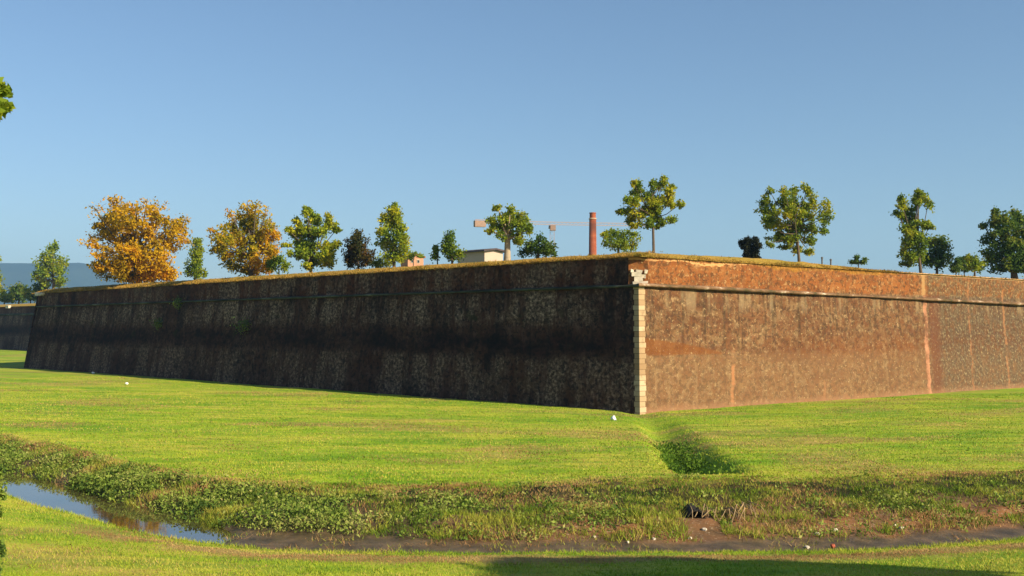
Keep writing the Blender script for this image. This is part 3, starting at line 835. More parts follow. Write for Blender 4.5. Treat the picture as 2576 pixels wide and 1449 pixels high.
def tree(name, label, cat, d, base, lobes, zf, mat, trunk=None, leaf=0.13, dens=1.0, group=None, bark='bark', clump=0.30, depth=0.9, dark=None):
    """lobes: (x, y, rx, ry[, density]) as measured in the photo (zoom frame zf); trunk: (radius, photo x of foot)"""
    k = d / F
    sc = 0.25 if zf is not ov else 1.0
    L = []
    for lb in lobes:
        px, py = zf(lb[0], lb[1])
        L.append((Vector(((px - CX) * k, d, (CY - py) * k)), lb[2] * sc * k, lb[3] * sc * k, lb[4] if len(lb) > 4 else 1.0))
    fx = zf(trunk[1], 0)[0] if trunk and len(trunk) > 1 else CX + sum(c.x for c, *_ in L) / len(L) / k
    foot = Vector(((fx - CX) * k, d, base))
    e = thing(name, label, cat, foot, group)
    xs = [c.x for c, *_ in L]
    span = max(xs) - min(xs) + 2 * max(r for _, r, *_ in L)
    zmid = sum(c.z for c, *_ in L) / len(L)
    pts, sz = [], []
    cents = []
    for (c, rx, rz, dn) in L:
        off = 0.0 if len(L) < 3 else random.uniform(-1, 1) * max(0.0, span * 0.5 - rx) * 0.55
        ry = max(rx, rz) * depth if rz < rx * 2.2 else rx * depth
        cc = np.array([c.x - foot.x, off, c.z - foot.z])
        cents.append((Vector(cc), rx, rz))
        vol = rx * ry * rz
        nc = max(5, int(5.0 * dn * dens * (vol ** 0.6) / (clump ** 1.8) * 0.45))
        u = rng.normal(size=(nc, 3)); u /= np.linalg.norm(u, axis=1, keepdims=True)
        u *= (rng.uniform(0.15, 1, nc) ** 0.45)[:, None]
        centers = cc + u * np.array([rx, ry, rz]) * 0.92
        per = max(8, int(52 * dn))
        pl = np.repeat(centers, per, 0) + rng.normal(0, 1, (nc * per, 3)) * np.minimum(clump * 0.62, np.array([rx, ry, rz]) * 0.36)
        pts.append(pl); sz.append(np.full(len(pl), leaf * 0.95))
    pts = np.concatenate(pts); sz = np.concatenate(sz)
    kz = pts[:, 2] > -0.3; pts, sz = pts[kz], sz[kz]
    v, f = leaves_np(pts, sz)
    mesh_np('crown', v, f, M[mat], e)
    r0 = trunk[0] if trunk else span * 0.03 + 0.05
    tb = MB()
    lowest = min(c.z - rz for c, rx, rz in cents)
    topc = max(cents, key=lambda q_: q_[0].z)
    ctr = Vector((sum(c.x for c, *_ in cents) / len(cents), 0, 0))
    tz = max(0.4, lowest + 0.15 * (topc[0].z - lowest))
    p1 = Vector((ctr.x * 0.25, 0, tz)); p2 = Vector((ctr.x * 0.7, 0, tz + (topc[0].z - tz) * 0.55))
    tb.tube([(0, 0, -0.5), (0, 0, 0.05), p1 * 0.5, p1, p2, p2.lerp(topc[0], 0.7)], [r0 * 1.4, r0 * 1.15, r0 * 0.95, r0 * 0.85, r0 * 0.45, r0 * 0.10], 8)
    for c, rx, rz in cents:
        s = p1.lerp(p2, random.uniform(0.0, 0.7))
        m_ = s.lerp(c, 0.5) + Vector((0, 0, -0.08 * (c - s).length))
        tb.tube([s, m_, c, c + (c - s).normalized() * rx * 0.6], [r0 * 0.42, r0 * 0.3, r0 * 0.18, r0 * 0.05], 5)
    tb.build('trunk', M[bark], e, True)
    return e

G1 = 'young trees growing on the rampart'
T = tree
T('broad_tree', 'big rounded orange autumn tree, the largest on the rampart', 'tree', 104, 4.1,
  [(1150, 480, 200, 150), (1000, 520, 110, 60), (985, 470, 70, 45, .8), (1450, 430, 300, 160), (1680, 540, 190, 190), (1380, 620, 300, 170), (1120, 620, 150, 60, .8), (1280, 760, 260, 120),
   (1350, 900, 330, 110), (1600, 800, 200, 190), (1060, 880, 130, 60, .8), (1100, 790, 100, 40, .6), (1760, 520, 90, 110, .8), (1050, 700, 120, 45, .6), (1250, 300, 160, 60, .6), (1220, 235, 80, 40, .35), (1420, 260, 130, 60, .3), (1600, 310, 120, 70, .4), (1060, 350, 90, 90, .3), (1750, 400, 80, 70, .3), (1500, 980, 250, 60), (1180, 990, 120, 45), (1130, 930, 170, 70), (1640, 930, 170, 80), (1350, 1000, 300, 50)],
  z1, 'leaf_orange', (0.32, 1400), leaf=0.16, clump=0.42, group=G1)
T('conifer_tree', 'loose pointed evergreen at the far left end of the bastion', 'tree', 215, 3.6,
  [(545, 690, 45, 60), (560, 780, 75, 70), (470, 800, 40, 70), (580, 870, 90, 80), (450, 880, 55, 70), (500, 960, 100, 70), (620, 980, 90, 80), (430, 1000, 60, 50), (520, 1060, 130, 50)],
  z1, 'leaf_green', (0.35, 545), leaf=0.30, clump=0.8, group='trees beyond the bastion')
T('leafy_tree', 'thin slice of greenish tree cut by the left edge above the far wall', 'tree', 225, 3.6,
  [(-30, 800, 40, 120), (-40, 950, 60, 100), (-40, 1080, 65, 100)], z1, 'leaf_yellow', (0.3, -40), leaf=0.3, clump=0.7, group='trees beyond the bastion')
T('round_bush', 'round dark bush on the far wall at the left edge', 'bush', 228, 3.5,
  [(190, 1150, 100, 80), (120, 1190, 70, 60), (230, 1200, 60, 60)], z1, 'leaf_dark', (0.2, 190), leaf=0.3, clump=0.7, group='bushes on the far wall')
T('low_bush', 'pale low bush on the far wall between the dark bush and the bastion', 'bush', 222, 3.5,
  [(310, 1190, 60, 50), (280, 1150, 30, 60)], z1, 'leaf_olive', (0.15, 310), leaf=0.3, clump=0.6, group='bushes on the far wall')
T('spreading_bush', 'dark spreading bush just behind the shoulder of the bastion', 'bush', 218, 3.5,
  [(370, 1110, 55, 55), (420, 1080, 60, 40), (350, 1200, 50, 45), (400, 1170, 60, 60)], z1, 'leaf_dark', (0.2, 380), leaf=0.3, clump=0.6, group='bushes on the far wall')
T('low_bush', 'olive low bush at the very left edge of the far wall', 'bush', 224, 3.5,
  [(40, 1190, 70, 45), (70, 1215, 90, 30)], z1, 'leaf_olive', (0.15, 40), leaf=0.3, clump=0.6, group='bushes on the far wall')
T('slender_tree', 'slender green tree close to the right of the big orange tree', 'tree', 112, 4.0,
  [(1960, 640, 55, 50), (1970, 730, 85, 90), (1960, 840, 95, 80), (1950, 930, 95, 70), (2000, 960, 80, 50)], z1, 'leaf_green', (0.13, 1960), leaf=0.15, clump=0.34, group=G1)
T('broad_tree', 'rounded tree half green and half orange, next along from the big orange one', 'tree', 92, 4.1,
  [(250, 480, 170, 130), (430, 450, 110, 110), (150, 620, 130, 150), (350, 650, 220, 180), (560, 620, 130, 150), (200, 820, 170, 110), (500, 820, 180, 130), (100, 720, 80, 80), (350, 340, 160, 70, .45), (470, 330, 100, 70, .4), (330, 290, 130, 40, .22), (550, 380, 60, 70, .22), (200, 360, 60, 50, .3), (620, 520, 60, 60, .3), (640, 720, 80, 80), (380, 920, 220, 50)],
  z2_, 'leaf_mixed', (0.22, 380), leaf=0.14, clump=0.34, group=G1)
T('small_shrub', 'small green shrub at the foot of the half green half orange tree', 'shrub', 90, 4.1,
  [(660, 860, 90, 80), (720, 900, 50, 50), (600, 890, 60, 60)], z2_, 'leaf_green', (0.06, 660), leaf=0.12, clump=0.28, group=G1)
T('open_tree', 'open yellow green tree with ragged side branches and gaps of sky', 'tree', 85, 4.1,
  [(940, 330, 45, 50, 1.2), (970, 420, 80, 80, 1.2), (830, 450, 55, 55), (760, 525, 55, 25), (850, 540, 90, 60, 1.1), (940, 540, 80, 90), (1165, 410, 45, 45), (1180, 480, 70, 60), (1100, 560, 100, 50), (1240, 525, 60, 28), (850, 650, 90, 80), (740, 680, 55, 22, .7), (960, 700, 90, 80), (1140, 690, 100, 50), (1240, 670, 45, 30, .7), (880, 770, 110, 60), (1130, 780, 120, 60), (960, 850, 100, 60), (1170, 850, 100, 60), (960, 900, 50, 30), (1000, 610, 60, 60)],
  z2_, 'leaf_yellow', (0.13, 980), leaf=0.13, clump=0.24, group=G1)
T('round_shrub', 'dense round rust and dark green shrub in a gap between taller trees', 'shrub', 84, 4.1,
  [(1440, 580, 60, 50), (1450, 660, 120, 90), (1460, 760, 145, 100), (1470, 850, 130, 60), (1370, 800, 70, 80), (1560, 800, 70, 90)], z2_, 'leaf_rust', (0.1, 1460), leaf=0.12, clump=0.28, group=G1)
T('low_bush', 'low yellowish bush between the rust shrub and the poplar', 'bush', 82, 4.1,
  [(1680, 850, 70, 45), (1750, 860, 60, 35), (1630, 870, 50, 35)], z2_, 'leaf_olive', (0.05, 1690), leaf=0.10, clump=0.25, group=G1)
T('poplar_tree', 'tall upright poplar shaped green tree with a pointed top', 'tree', 80, 4.1,
  [(1820, 290, 40, 50), (1810, 370, 90, 80), (1760, 450, 90, 90), (1890, 450, 70, 100), (1720, 540, 60, 70), (1850, 570, 110, 110), (1690, 630, 60, 60, .8), (1770, 690, 90, 80), (1910, 680, 60, 100), (1800, 790, 110, 70), (1880, 800, 60, 60)],
  z2_, 'leaf_yellow', (0.13, 1820), leaf=0.12, clump=0.27, group=G1)
T('slanted_bush', 'leaning green bush with rounded top left of the flat roofed building', 'bush', 74, 4.1,
  [(200, 760, 70, 50), (220, 840, 95, 80), (270, 920, 95, 80), (180, 880, 50, 60), (300, 970, 80, 50)], z3, 'leaf_green', (0.08, 260), leaf=0.10, clump=0.24, group=G1)
T('small_bush', 'narrow small bush at the left side of the leaning green bush', 'bush', 74.5, 4.1,
  [(95, 900, 30, 35), (110, 960, 50, 55)], z3, 'leaf_green', (0.05, 110), leaf=0.10, clump=0.22, group=G1)
T('thick_trunk_tree', 'small leafy tree with a thick pale trunk in front of the crane jib', 'tree', 70, 4.1,
  [(720, 480, 45, 32), (840, 510, 50, 40), (760, 590, 60, 50), (660, 590, 55, 45), (850, 590, 80, 70), (950, 570, 60, 70), (720, 660, 80, 50), (830, 680, 100, 70), (640, 715, 45, 32), (960, 680, 80, 60), (1030, 700, 40, 60), (760, 770, 50, 45), (900, 780, 70, 50), (920, 825, 45, 35), (850, 640, 90, 60)],
  z3, 'leaf_olive', (0.22, 810), leaf=0.10, clump=0.21, bark='pale_bark', group=G1)
T('round_bush', 'round dark green bush between the thick trunked tree and the chimney', 'bush', 72, 4.1,
  [(1130, 820, 70, 50), (1060, 870, 100, 60), (1200, 870, 90, 60), (1000, 920, 80, 45), (1150, 920, 140, 50), (1260, 920, 45, 45)], z3, 'leaf_dark', (0.1, 1120), leaf=0.10, clump=0.24, group=G1)
T('feathery_bush', 'feathery wide olive bush just right of the brick chimney', 'bush', 76, 4.1,
  [(1860, 740, 80, 50), (1960, 760, 110, 55), (2080, 780, 70, 45), (1820, 830, 60, 50), (1930, 860, 130, 60), (2060, 860, 70, 40), (1780, 760, 30, 25, .7)], z3, 'leaf_olive', (0.1, 1930), leaf=0.10, clump=0.24, group=G1)
T('pole_tree', 'rounded young tree on a thin straight bare stem above the bastion corner', 'tree', 66, 4.0,
  [(350, 240, 60, 45), (280, 250, 30, 25), (350, 300, 70, 40), (460, 270, 40, 40), (590, 200, 45, 50), (560, 260, 60, 45), (690, 270, 35, 35), (650, 320, 60, 50), (510, 350, 90, 60), (620, 390, 80, 50), (400, 380, 70, 50), (220, 420, 50, 35), (300, 430, 70, 50), (480, 460, 110, 60), (650, 440, 70, 40), (740, 460, 35, 35), (170, 510, 35, 25), (240, 530, 60, 50), (350, 540, 90, 60), (500, 540, 80, 60), (300, 610, 70, 60), (420, 640, 90, 50), (580, 620, 70, 40), (680, 590, 45, 45), (510, 660, 60, 30), (300, 670, 40, 25)],
  z4, 'leaf_olive', (0.085, 498), leaf=0.09, clump=0.18, group=G1)
T('clipped_shrub', 'small blackish clipped shrub with knobbly top left of the rounded tree', 'shrub', 66, 4.0,
  [(1385, 835, 38, 30, 1.5), (1430, 820, 42, 40, 1.5), (1435, 890, 55, 65, 1.6), (1510, 815, 38, 34, 1.5), (1530, 870, 38, 60, 1.3), (1500, 920, 60, 50, 1.4), (1440, 965, 45, 45, 1.4), (1515, 975, 50, 45, 1.4)], z4, 'leaf_black', (0.09, 1470), leaf=0.055, clump=0.10, group=G1, dens=1.2)
T('fan_tree', 'rounded fan shaped tree on a short stem above the sunlit face', 'tree', 70, 4.0,
  [(1690, 320, 40, 35, .7), (1800, 330, 60, 60), (1920, 320, 40, 50), (2040, 310, 55, 65), (2120, 370, 60, 60, .6), (1680, 400, 80, 50), (1830, 430, 100, 70), (1960, 430, 100, 70), (2080, 450, 80, 60), (2190, 470, 50, 60, .6), (1600, 500, 60, 35), (1700, 520, 90, 60), (1870, 550, 120, 80), (2040, 570, 100, 70), (2190, 590, 80, 70), (1640, 600, 70, 50), (1740, 650, 110, 60), (1930, 680, 130, 70), (2110, 690, 90, 50), (1660, 680, 60, 40), (1760, 760, 110, 45), (1660, 840, 50, 35, .7), (1900, 800, 120, 50), (2100, 780, 90, 50), (2180, 730, 50, 35), (1850, 860, 60, 30), (1970, 890, 60, 45), (2010, 930, 45, 30)],
  z4, 'leaf_olive', (0.10, 1962), leaf=0.10, clump=0.21, group=G1)
T('low_bush', 'tiny dark two pointed bush low on the skyline of the sunlit face', 'bush', 78, 4.0,
  [(885, 890, 30, 40), (940, 895, 28, 35), (910, 920, 75, 25)], z5, 'leaf_dark', (0.04, 910), leaf=0.08, clump=0.16, group=G1)
T('ragged_tree', 'tall ragged green tree with a forked broken outline', 'tree', 80, 3.9,
  [(1480, 240, 40, 40), (1550, 270, 70, 50), (1590, 340, 45, 60), (1480, 310, 40, 50), (1370, 290, 35, 35), (1330, 350, 50, 60), (1440, 400, 60, 50), (1320, 450, 50, 40), (1440, 480, 90, 60), (1590, 530, 60, 40), (1500, 560, 110, 45), (1600, 575, 40, 25), (1370, 590, 50, 40), (1420, 660, 90, 70), (1500, 720, 90, 90), (1360, 740, 55, 50), (1400, 820, 90, 80), (1500, 860, 110, 90), (1420, 940, 70, 30)],
  z5, 'leaf_green', (0.12, 1540), leaf=0.12, clump=0.24, group=G1)
T('round_tree', 'dense rounded dark tree leaning against the ragged tall tree', 'tree', 90, 3.9,
  [(1650, 690, 70, 60), (1720, 740, 90, 80), (1760, 830, 100, 110), (1660, 830, 90, 90), (1780, 920, 80, 60), (1650, 930, 120, 50)], z5, 'leaf_dark', (0.13, 1700), leaf=0.13, clump=0.3, group=G1)
for i, (lx, lab) in enumerate(((1890, 'small dark conifer just right of the dense rounded dark tree'), (1920, 'little pointed conifer in the dip between the trees at the right'), (1975, 'low bluish conifer at the foot of the big right edge tree'))):
    T('small_conifer', lab, 'conifer', 95 + i, 3.9, [(lx, 900 + 10 * (i % 2), 18, 35), (lx, 950, 36, 50), (lx + 10, 990, 50, 30)], z5, 'leaf_dark', (0.05, lx), leaf=0.12, clump=0.25, group='little conifers on the rampart')
T('large_tree', 'large dark green tree with spiky top cut by the right edge', 'tree', 86, 3.9,
  [(2310, 430, 40, 45), (2380, 470, 70, 70), (2510, 430, 45, 60), (2540, 510, 100, 80), (2180, 560, 45, 35, .8), (2260, 520, 50, 50), (2330, 560, 100, 70), (2480, 620, 130, 80), (2270, 630, 100, 60), (2220, 700, 90, 70), (2380, 740, 150, 90), (2560, 750, 140, 110), (2220, 820, 110, 80), (2380, 880, 150, 90), (2560, 900, 150, 100), (2260, 930, 100, 60), (2640, 620, 120, 140), (2680, 850, 140, 140), (2330, 985, 120, 45), (2480, 980, 130, 50), (2600, 980, 120, 50)],
  z5, 'leaf_dark', (0.26, 2480), leaf=0.14, clump=0.32, group=G1)
T('low_bush', 'pale olive bush in front of the big right edge tree', 'bush', 84, 3.9,
  [(2090, 910, 60, 60), (2060, 960, 90, 45), (2140, 950, 60, 55), (2030, 870, 40, 40)], z5, 'leaf_olive', (0.08, 2080), leaf=0.12, clump=0.26, group=G1)
# two small posts on the skyline
M['grey_metal'] = plain('grey_metal', (0.10, 0.10, 0.10), 0.6)
for px, pt, lab in ((2068, 646, 'taller grey post on the skyline right of the fan tree'), (2090, 651, 'shorter grey post on the skyline right of the fan tree')):
    p = P(px, pt, d=76)
    e = thing('bollard', lab, 'post', (p.x, p.y, 3.9), 'posts on the rampart')
    hh = p.z - 3.9
    MB().tube([(0, 0, -0.2), (0, 0, hh - 0.12), (0, 0, hh - 0.1)], [0.06, 0.06, 0.05], 8).build('shaft', M['grey_metal'], e)
    MB().tube([(0, 0, hh - 0.12), (0, 0, hh - 0.06), (0, 0, hh)], [0.085, 0.09, 0.04], 8).build('cap', M['grey_metal'], e)

# ------------------------------------------------------------------ chimney, crane, houses
q = NT('chimney_brick')
oc = q.coord('Object')
nz = q.noise(q.scale(oc, (1, 1, 0.35)), 1.2, 5)
czs = q.n('ShaderNodeSeparateXYZ'); q.set(czs.inputs[0], oc)
rows_ = q.noise(q.scale(oc, (0.05, 0.05, 1.3)), 1.0, 3, 0.6)
cc = q.ramp(nz, [(0.3, (0.17, 0.040, 0.018)), (0.7, (0.30, 0.085, 0.035))])
cc = q.mix(q.math('MULTIPLY', q.step(rows_, 0.50, 0.70), 0.22), cc, (0.36, 0.16, 0.08))
q.color(q.mix(q.math('MULTIPLY', q.band(czs.outputs[2], 25.0, 27.2, 0.8), 0.6), cc, (0.05, 0.025, 0.018)))
M['chimney'] = q.m
dC = 230; kC = dC / F
cb = Vector(((1491 - CX) * kC, dC, -4.5)); topC = (CY - 535) * kC
e = thing('brick_chimney', 'tall round red brick factory chimney with a pale ring near its top', 'chimney', cb)
H = topC - cb.z
MB().tube([(0, 0, -0.5), (0, 0, H * 0.5), (0, 0, H - 1.45)], [1.05, 0.92, 0.76], 20).build('shaft', M['chimney'], e, True)
MB().tube([(0, 0, H - 1.5), (0, 0, H - 1.42), (0, 0, H - 1.30), (0, 0, H - 1.2)], [0.80, 0.90, 0.90, 0.78], 20).build('ring', plain('pale_mortar', (0.42, 0.30, 0.22)), e)
MB().tube([(0, 0, H - 1.22), (0, 0, H - 0.2), (0, 0, H - 0.18), (0, 0, H)], [0.70, 0.67, 0.76, 0.76], 20).build('cap', M['chimney'], e)

M['crane'] = plain('crane_paint', (0.30, 0.215, 0.19), 0.6, 0.1)
M['crane_dark'] = plain('crane_rust', (0.26, 0.17, 0.13), 0.7, 0.2)
dK = 300
def lattice(mb, a, b, w, n, r):
    a, b = Vector(a), Vector(b); t = (b - a).normalized()
    s = t.cross(Vector((0, 0, 1)) if abs(t.z) < 0.9 else Vector((0, 1, 0))).normalized(); up = s.cross(t)
    cor = [s * w / 2 - up * w / 2, -s * w / 2 - up * w / 2, -s * w / 2 + up * w / 2, s * w / 2 + up * w / 2]
    for c in cor: mb.tube([a + c, b + c], [r, r], 4)
    for i in range(n):
        p, q_ = a.lerp(b, i / n), a.lerp(b, (i + 1) / n)
        for j in range(4):
            mb.tube([p + cor[j], q_ + cor[(j + 1) % 4]], [r * 0.6, r * 0.6], 4)
pm = P(1389, 562, d=dK)
e = thing('tower_crane', 'pale tower crane with long level jib far behind the trees', 'crane', (pm.x, dK, -4.5))
Z = pm.z + 4.5
mb = MB(); lattice(mb, (0, 0, 0), (0, 0, Z - 1.4), 1.2, 22, 0.05); mb.build('mast', M['crane'], e)
pr = P(1640, 566, d=309); pl = P(1195, 556, d=292)
vr = Vector((pr.x - pm.x, pr.y - dK, pr.z - pm.z)); vl = Vector((pl.x - pm.x, pl.y - dK, pl.z - pm.z))
mb = MB(); lattice(mb, (0, 0, Z), Vector((0, 0, Z)) + vr, 0.75, 26, 0.06); mb.build('jib', M['crane'], e)
mb = MB(); lattice(mb, (0, 0, Z), Vector((0, 0, Z)) + vl, 0.75, 22, 0.06); mb.build('counter_jib', M['crane'], e)
an = math.atan2(vl.y, vl.x)
MB().box(Vector((0, 0, Z - 0.75)) + vl * 0.94, (3.2, 1.4, 1.7), Matrix.Rotation(an, 3, 'Z')).build('counterweight', M['crane_dark'], e)
MB().box((0.2, -1.0, Z - 1.4), (1.5, 1.4, 1.5)).build('cab', M['crane_dark'], e)
MB().tube([(0, 0, Z - 1.5), (0, 0, Z - 0.6)], [1.1, 1.0], 12).build('slewing_ring', M['crane_dark'], e)

def house(name, label, dd, pxc, pyt, wl, wr, h, roofc, wallc, pitch, over, win=None):
    """a block seen on its corner at photo x pxc, eaves at pyt; wl, wr the lengths of its left and right walls"""
    c = P(pxc, pyt, d=dd)
    a = Vector((DL.x, DL.y, 0)); b = Vector((DR.x, DR.y, 0))
    e = thing(name, label, 'building', (c.x, c.y, c.z - h))
    A, B = a * wl, b * wr
    wv = [Vector(), B, A + B, A]
    # left wall carries the eaves, right wall the gable
    rid = h + pitch
    vs = [*wv, *[p + Vector((0, 0, h)) for p in wv], B * 0.5 + Vector((0, 0, rid)), B * 0.5 + A + Vector((0, 0, rid))]
    fs = [[0, 1, 5, 8, 4], [1, 2, 6, 5], [2, 3, 7, 9, 6], [3, 0, 4, 7]]
    mesh_np('wall', np.array([tuple(v) for v in vs]), fs, wallc, e)
    th = 0.25
    o1 = -a * over; o2 = A + a * over
    e0 = -b * over + Vector((0, 0, h - pitch * over / max(wr / 2, .1) + 0.02)); e1 = B + b * over + Vector((0, 0, h - pitch * over / max(wr / 2, .1) + 0.02))
    rg = B * 0.5 + Vector((0, 0, rid + 0.03))
    up = Vector((0, 0, th))
    rv = []
    for o_ in (o1, o2):
        for p in (e0, rg, e1): rv += [p + o_, p + o_ + up]
    rf = [[0, 1, 3, 2], [2, 3, 5, 4], [6, 8, 9, 7], [8, 10, 11, 9], [1, 7, 9, 3], [3, 9, 11, 5], [0, 2, 8, 6], [2, 4, 10, 8], [0, 6, 7, 1], [4, 5, 11, 10]]
    mesh_np('roof', np.array([tuple(v) for v in rv]), rf, roofc, e)
    if win:
        for (along, t, zz, ww, hh) in win:
            dr_, nn_ = (a, -Vector((NL.x, NL.y, 0))) if along == 'l' else (b, -Vector((NR.x, NR.y, 0)))
            p = dr_ * t + Vector((0, 0, zz)) + nn_ * 0.03
            Mx = Matrix((tuple(dr_), tuple(nn_), (0, 0, 1))).transposed()
            fr = MB().box(p, (ww, 0.08, hh), Mx).build('window', M['chalk'], e)
            MB().box(p + nn_ * 0.03, (ww * 0.78, 0.06, hh * 0.8), Mx).build('pane', M['pane'], fr)
    return e
q = NT('dark_pane'); q.color((0.03, 0.035, 0.04)); q.b.inputs['Roughness'].default_value = 0.1; M['pane'] = q.m
M['beige_wall'] = plain('beige_plaster', (0.42, 0.33, 0.27), sc=0.4, var=0.08)
M['dark_roof'] = plain('dark_roof', (0.07, 0.055, 0.06), sc=1, var=0.2)
M['pink_wall'] = plain('pink_plaster', (0.40, 0.20, 0.13), sc=0.5, var=0.1)
M['tile_roof'] = plain('clay_tiles', (0.25, 0.10, 0.055), sc=2, var=0.3)
house('flat_roofed_building', 'plain beige building with a low dark overhanging roof behind the parapet', 160, 1219, 632, 6.0, 3.4, 14.5, M['dark_roof'], M['beige_wall'], 0.25, 0.55,
      [('l', 1.6, 11.2, 1.0, 1.4), ('l', 4.2, 11.2, 1.0, 1.4)])
house('pink_house', 'small pinkish house with clay tile roof showing just above the grass edge', 150, 1026, 647, 1.6, 2.6, 13.5, M['tile_roof'], M['pink_wall'], 0.35, 0.2,
      [('r', 0.7, 12.95, 0.5, 0.5), ('r', 1.7, 12.95, 0.5, 0.5)])
T('low_bush', 'tiny sparse bush over the tiled roof of the pinkish house', 'bush', 140, 6.0,
  [(2010, 760, 50, 35, .7), (2080, 790, 40, 20, .7), (1985, 790, 30, 25)], z2_, 'leaf_green', (0.08, 2010), leaf=0.16, clump=0.3)

# ------------------------------------------------------------------ far wall and hills
fw_ = thing('far_wall', 'distant dark stretch of brick city wall at the left edge', 'city wall', (-96, 200, BASE))
d0 = Vector((DL.x, DL.y, 0)); n0 = Vector((-NL.x, -NL.y, 0))
a_, b_ = -d0 * 60, d0 * 110
up = lambda z_, o_: Vector((0, 0, z_ - BASE)) - n0 * o_
q1 = [a_ + up(BASE - 0.5, 0), b_ + up(BASE - 0.5, 0), b_ + up(2.2, 1.2), a_ + up(2.2, 1.2)]
q2 = [a_ + up(2.2, 1.15), b_ + up(2.2, 1.15), b_ + up(3.75, 1.25), a_ + up(3.75, 1.25)]
uvx = lambda z0_, z1_: [(0, z0_), (170, z0_), (170, z1_), (0, z1_)]
mesh_np('scarp', np.array([tuple(v) for v in q1]), [[0, 1, 2, 3]], M['brick_lichen_shade'], fw_, uv=uvx(-5, 2))
mesh_np('parapet', np.array([tuple(v) for v in q2]), [[0, 1, 2, 3]], M['brick_lichen_shade'], fw_, uv=uvx(2.2, 3.75))
MB().tube([a_ + up(2.2, 1.15), b_ + up(2.2, 1.15)], [0.2, 0.2], 8).build('cordon', M['cordon_mossy'], fw_)
t1 = [a_ + up(3.70, 1.15), b_ + up(3.70, 1.15), b_ + up(4.35, 4), a_ + up(4.35, 4), b_ + up(4.3, 50), a_ + up(4.3, 50)]
tt = mesh_np('turf_top', np.array([tuple(v) for v in t1]), [[0, 1, 2, 3], [3, 2, 4, 5]], M['turf'], fw_)
cs_ = MB()
for t in (2.6, 9.0):
    p = d0 * t + up(3.7, 1.0); cs_.box(p, (1.4, 0.6, 0.5), Matrix.Rotation(math.atan2(d0.y, d0.x), 3, 'Z'), 0.08)
cs_.build('coping_stone', M['chalk'], fw_)

hx = np.linspace(-4600, 4600, 240)
rowsz = []
prof_ = 176 + 26 * (fbm(hx * 0.0012 + 9, hx * 0, 71, 3) - 0.5) + 9 * (fbm(hx * 0.006, hx * 0 + 4, 72, 3) - 0.5) - 75 * sst(-1400, -1180, hx) - 40 * sst(-900, -500, hx)
hv = []
for t, zz in ((0, 0.0), (0.3, 0.45), (0.65, 0.8), (1.0, 1.0), (1.5, 0.6)):
    yy = 2900 + 500 * t + 60 * (fbm(hx * 0.003, hx * 0 + t * 9, 73) - 0.5)
    hv.append(np.stack([hx, yy, -8 + (prof_ * 1.12 + 8) * zz * (1 + 0.06 * (fbm(hx * 0.004, hx * 0 + t * 5, 74) - 0.5) * (t != 1))], -1))
hv = np.concatenate(hv); hi = np.arange(5 * 240).reshape(5, 240)
hf = np.stack([hi[:-1, :-1], hi[:-1, 1:], hi[1:, 1:], hi[1:, :-1]], -1).reshape(-1, 4)
q = NT('wooded_hills')
q.color(q.ramp(q.noise(q.pos(), 0.012, 6, 0.7), [(0.35, (0.02, 0.035, 0.035)), (0.65, (0.04, 0.06, 0.05))]))
tag(mesh_np('hills', hv, hf, q.m, smooth=True), kind='structure')

# ------------------------------------------------------------------ drain mouth, stones, litter, weeds in the lawn drain
pd = P(1755, 1318, z=-4.05)
e = thing('drain_mouth', 'dark round drain opening under dry roots in the far bank', 'drain', (pd.x, pd.y + 0.12, -4.16))
q = NT('drain_shade'); q.color((0.012, 0.010, 0.009)); M['drain_shade'] = q.m  # near-black colour paints the darkness inside the drain
mb = MB()
N = 14
ri, ro = 0.17, 0.195
vs, fs = [], []
for yy in (0.0, 0.9):
    for r in (ri, ro):
        for k in range(N):
            a = 2 * math.pi * k / N; vs.append((r * math.cos(a), yy, 0.17 + r * 1.05 * math.sin(a)))
for k in range(N):
    j = (k + 1) % N
    fs += [[k, j, N + j, N + k], [N + k, N + j, 3 * N + j, 3 * N + k], [k, 2 * N + k, 2 * N + j, j]]
mesh_np('pipe', np.array(vs), fs, plain('pipe_concrete', (0.03, 0.026, 0.022), sc=8), e)  # pipe colour near-black so the opening reads as a dark hole
mesh_np('pipe_dark', np.array([vs[2 * N + k] for k in range(N)]), [list(range(N))], M['drain_shade'], e)  # black disc closing the pipe, painted shade for its depth

def stone(name, label, cat, p, s, mat, group, squash=0.65, seed=0):
    rs = random.Random(seed)
    vs, fs = [], []
    import bmesh
    bm = bmesh.new(); bmesh.ops.create_icosphere(bm, subdivisions=2, radius=1)
    for v in bm.verts:
        k = 1 + 0.45 * (rs.random() - 0.5)
        v.co = Vector((v.co.x * k * s, v.co.y * k * s * 0.8, v.co.z * k * s * squash))
    me = bpy.data.meshes.new(name); bm.to_mesh(me); bm.free()
    me.materials.append(mat)
    o = bpy.data.objects.new(name, me); o.location = p; o.rotation_euler = (0, 0, rs.random() * 6)
    COL.objects.link(o)
    return tag(o, label, cat, group)
M['paper'] = plain('white_paper', (0.75, 0.74, 0.70), sc=5, var=0.08)
def onground(px, py, guess=-4.0):
    z = guess
    for _ in range(30):
        p = P(px, py, z=z); z = 0.5 * z + 0.5 * float(terrain(p.x, p.y))
    return P(px, py, z=z)
GS = 'pale stones on the muddy edge of the brook'
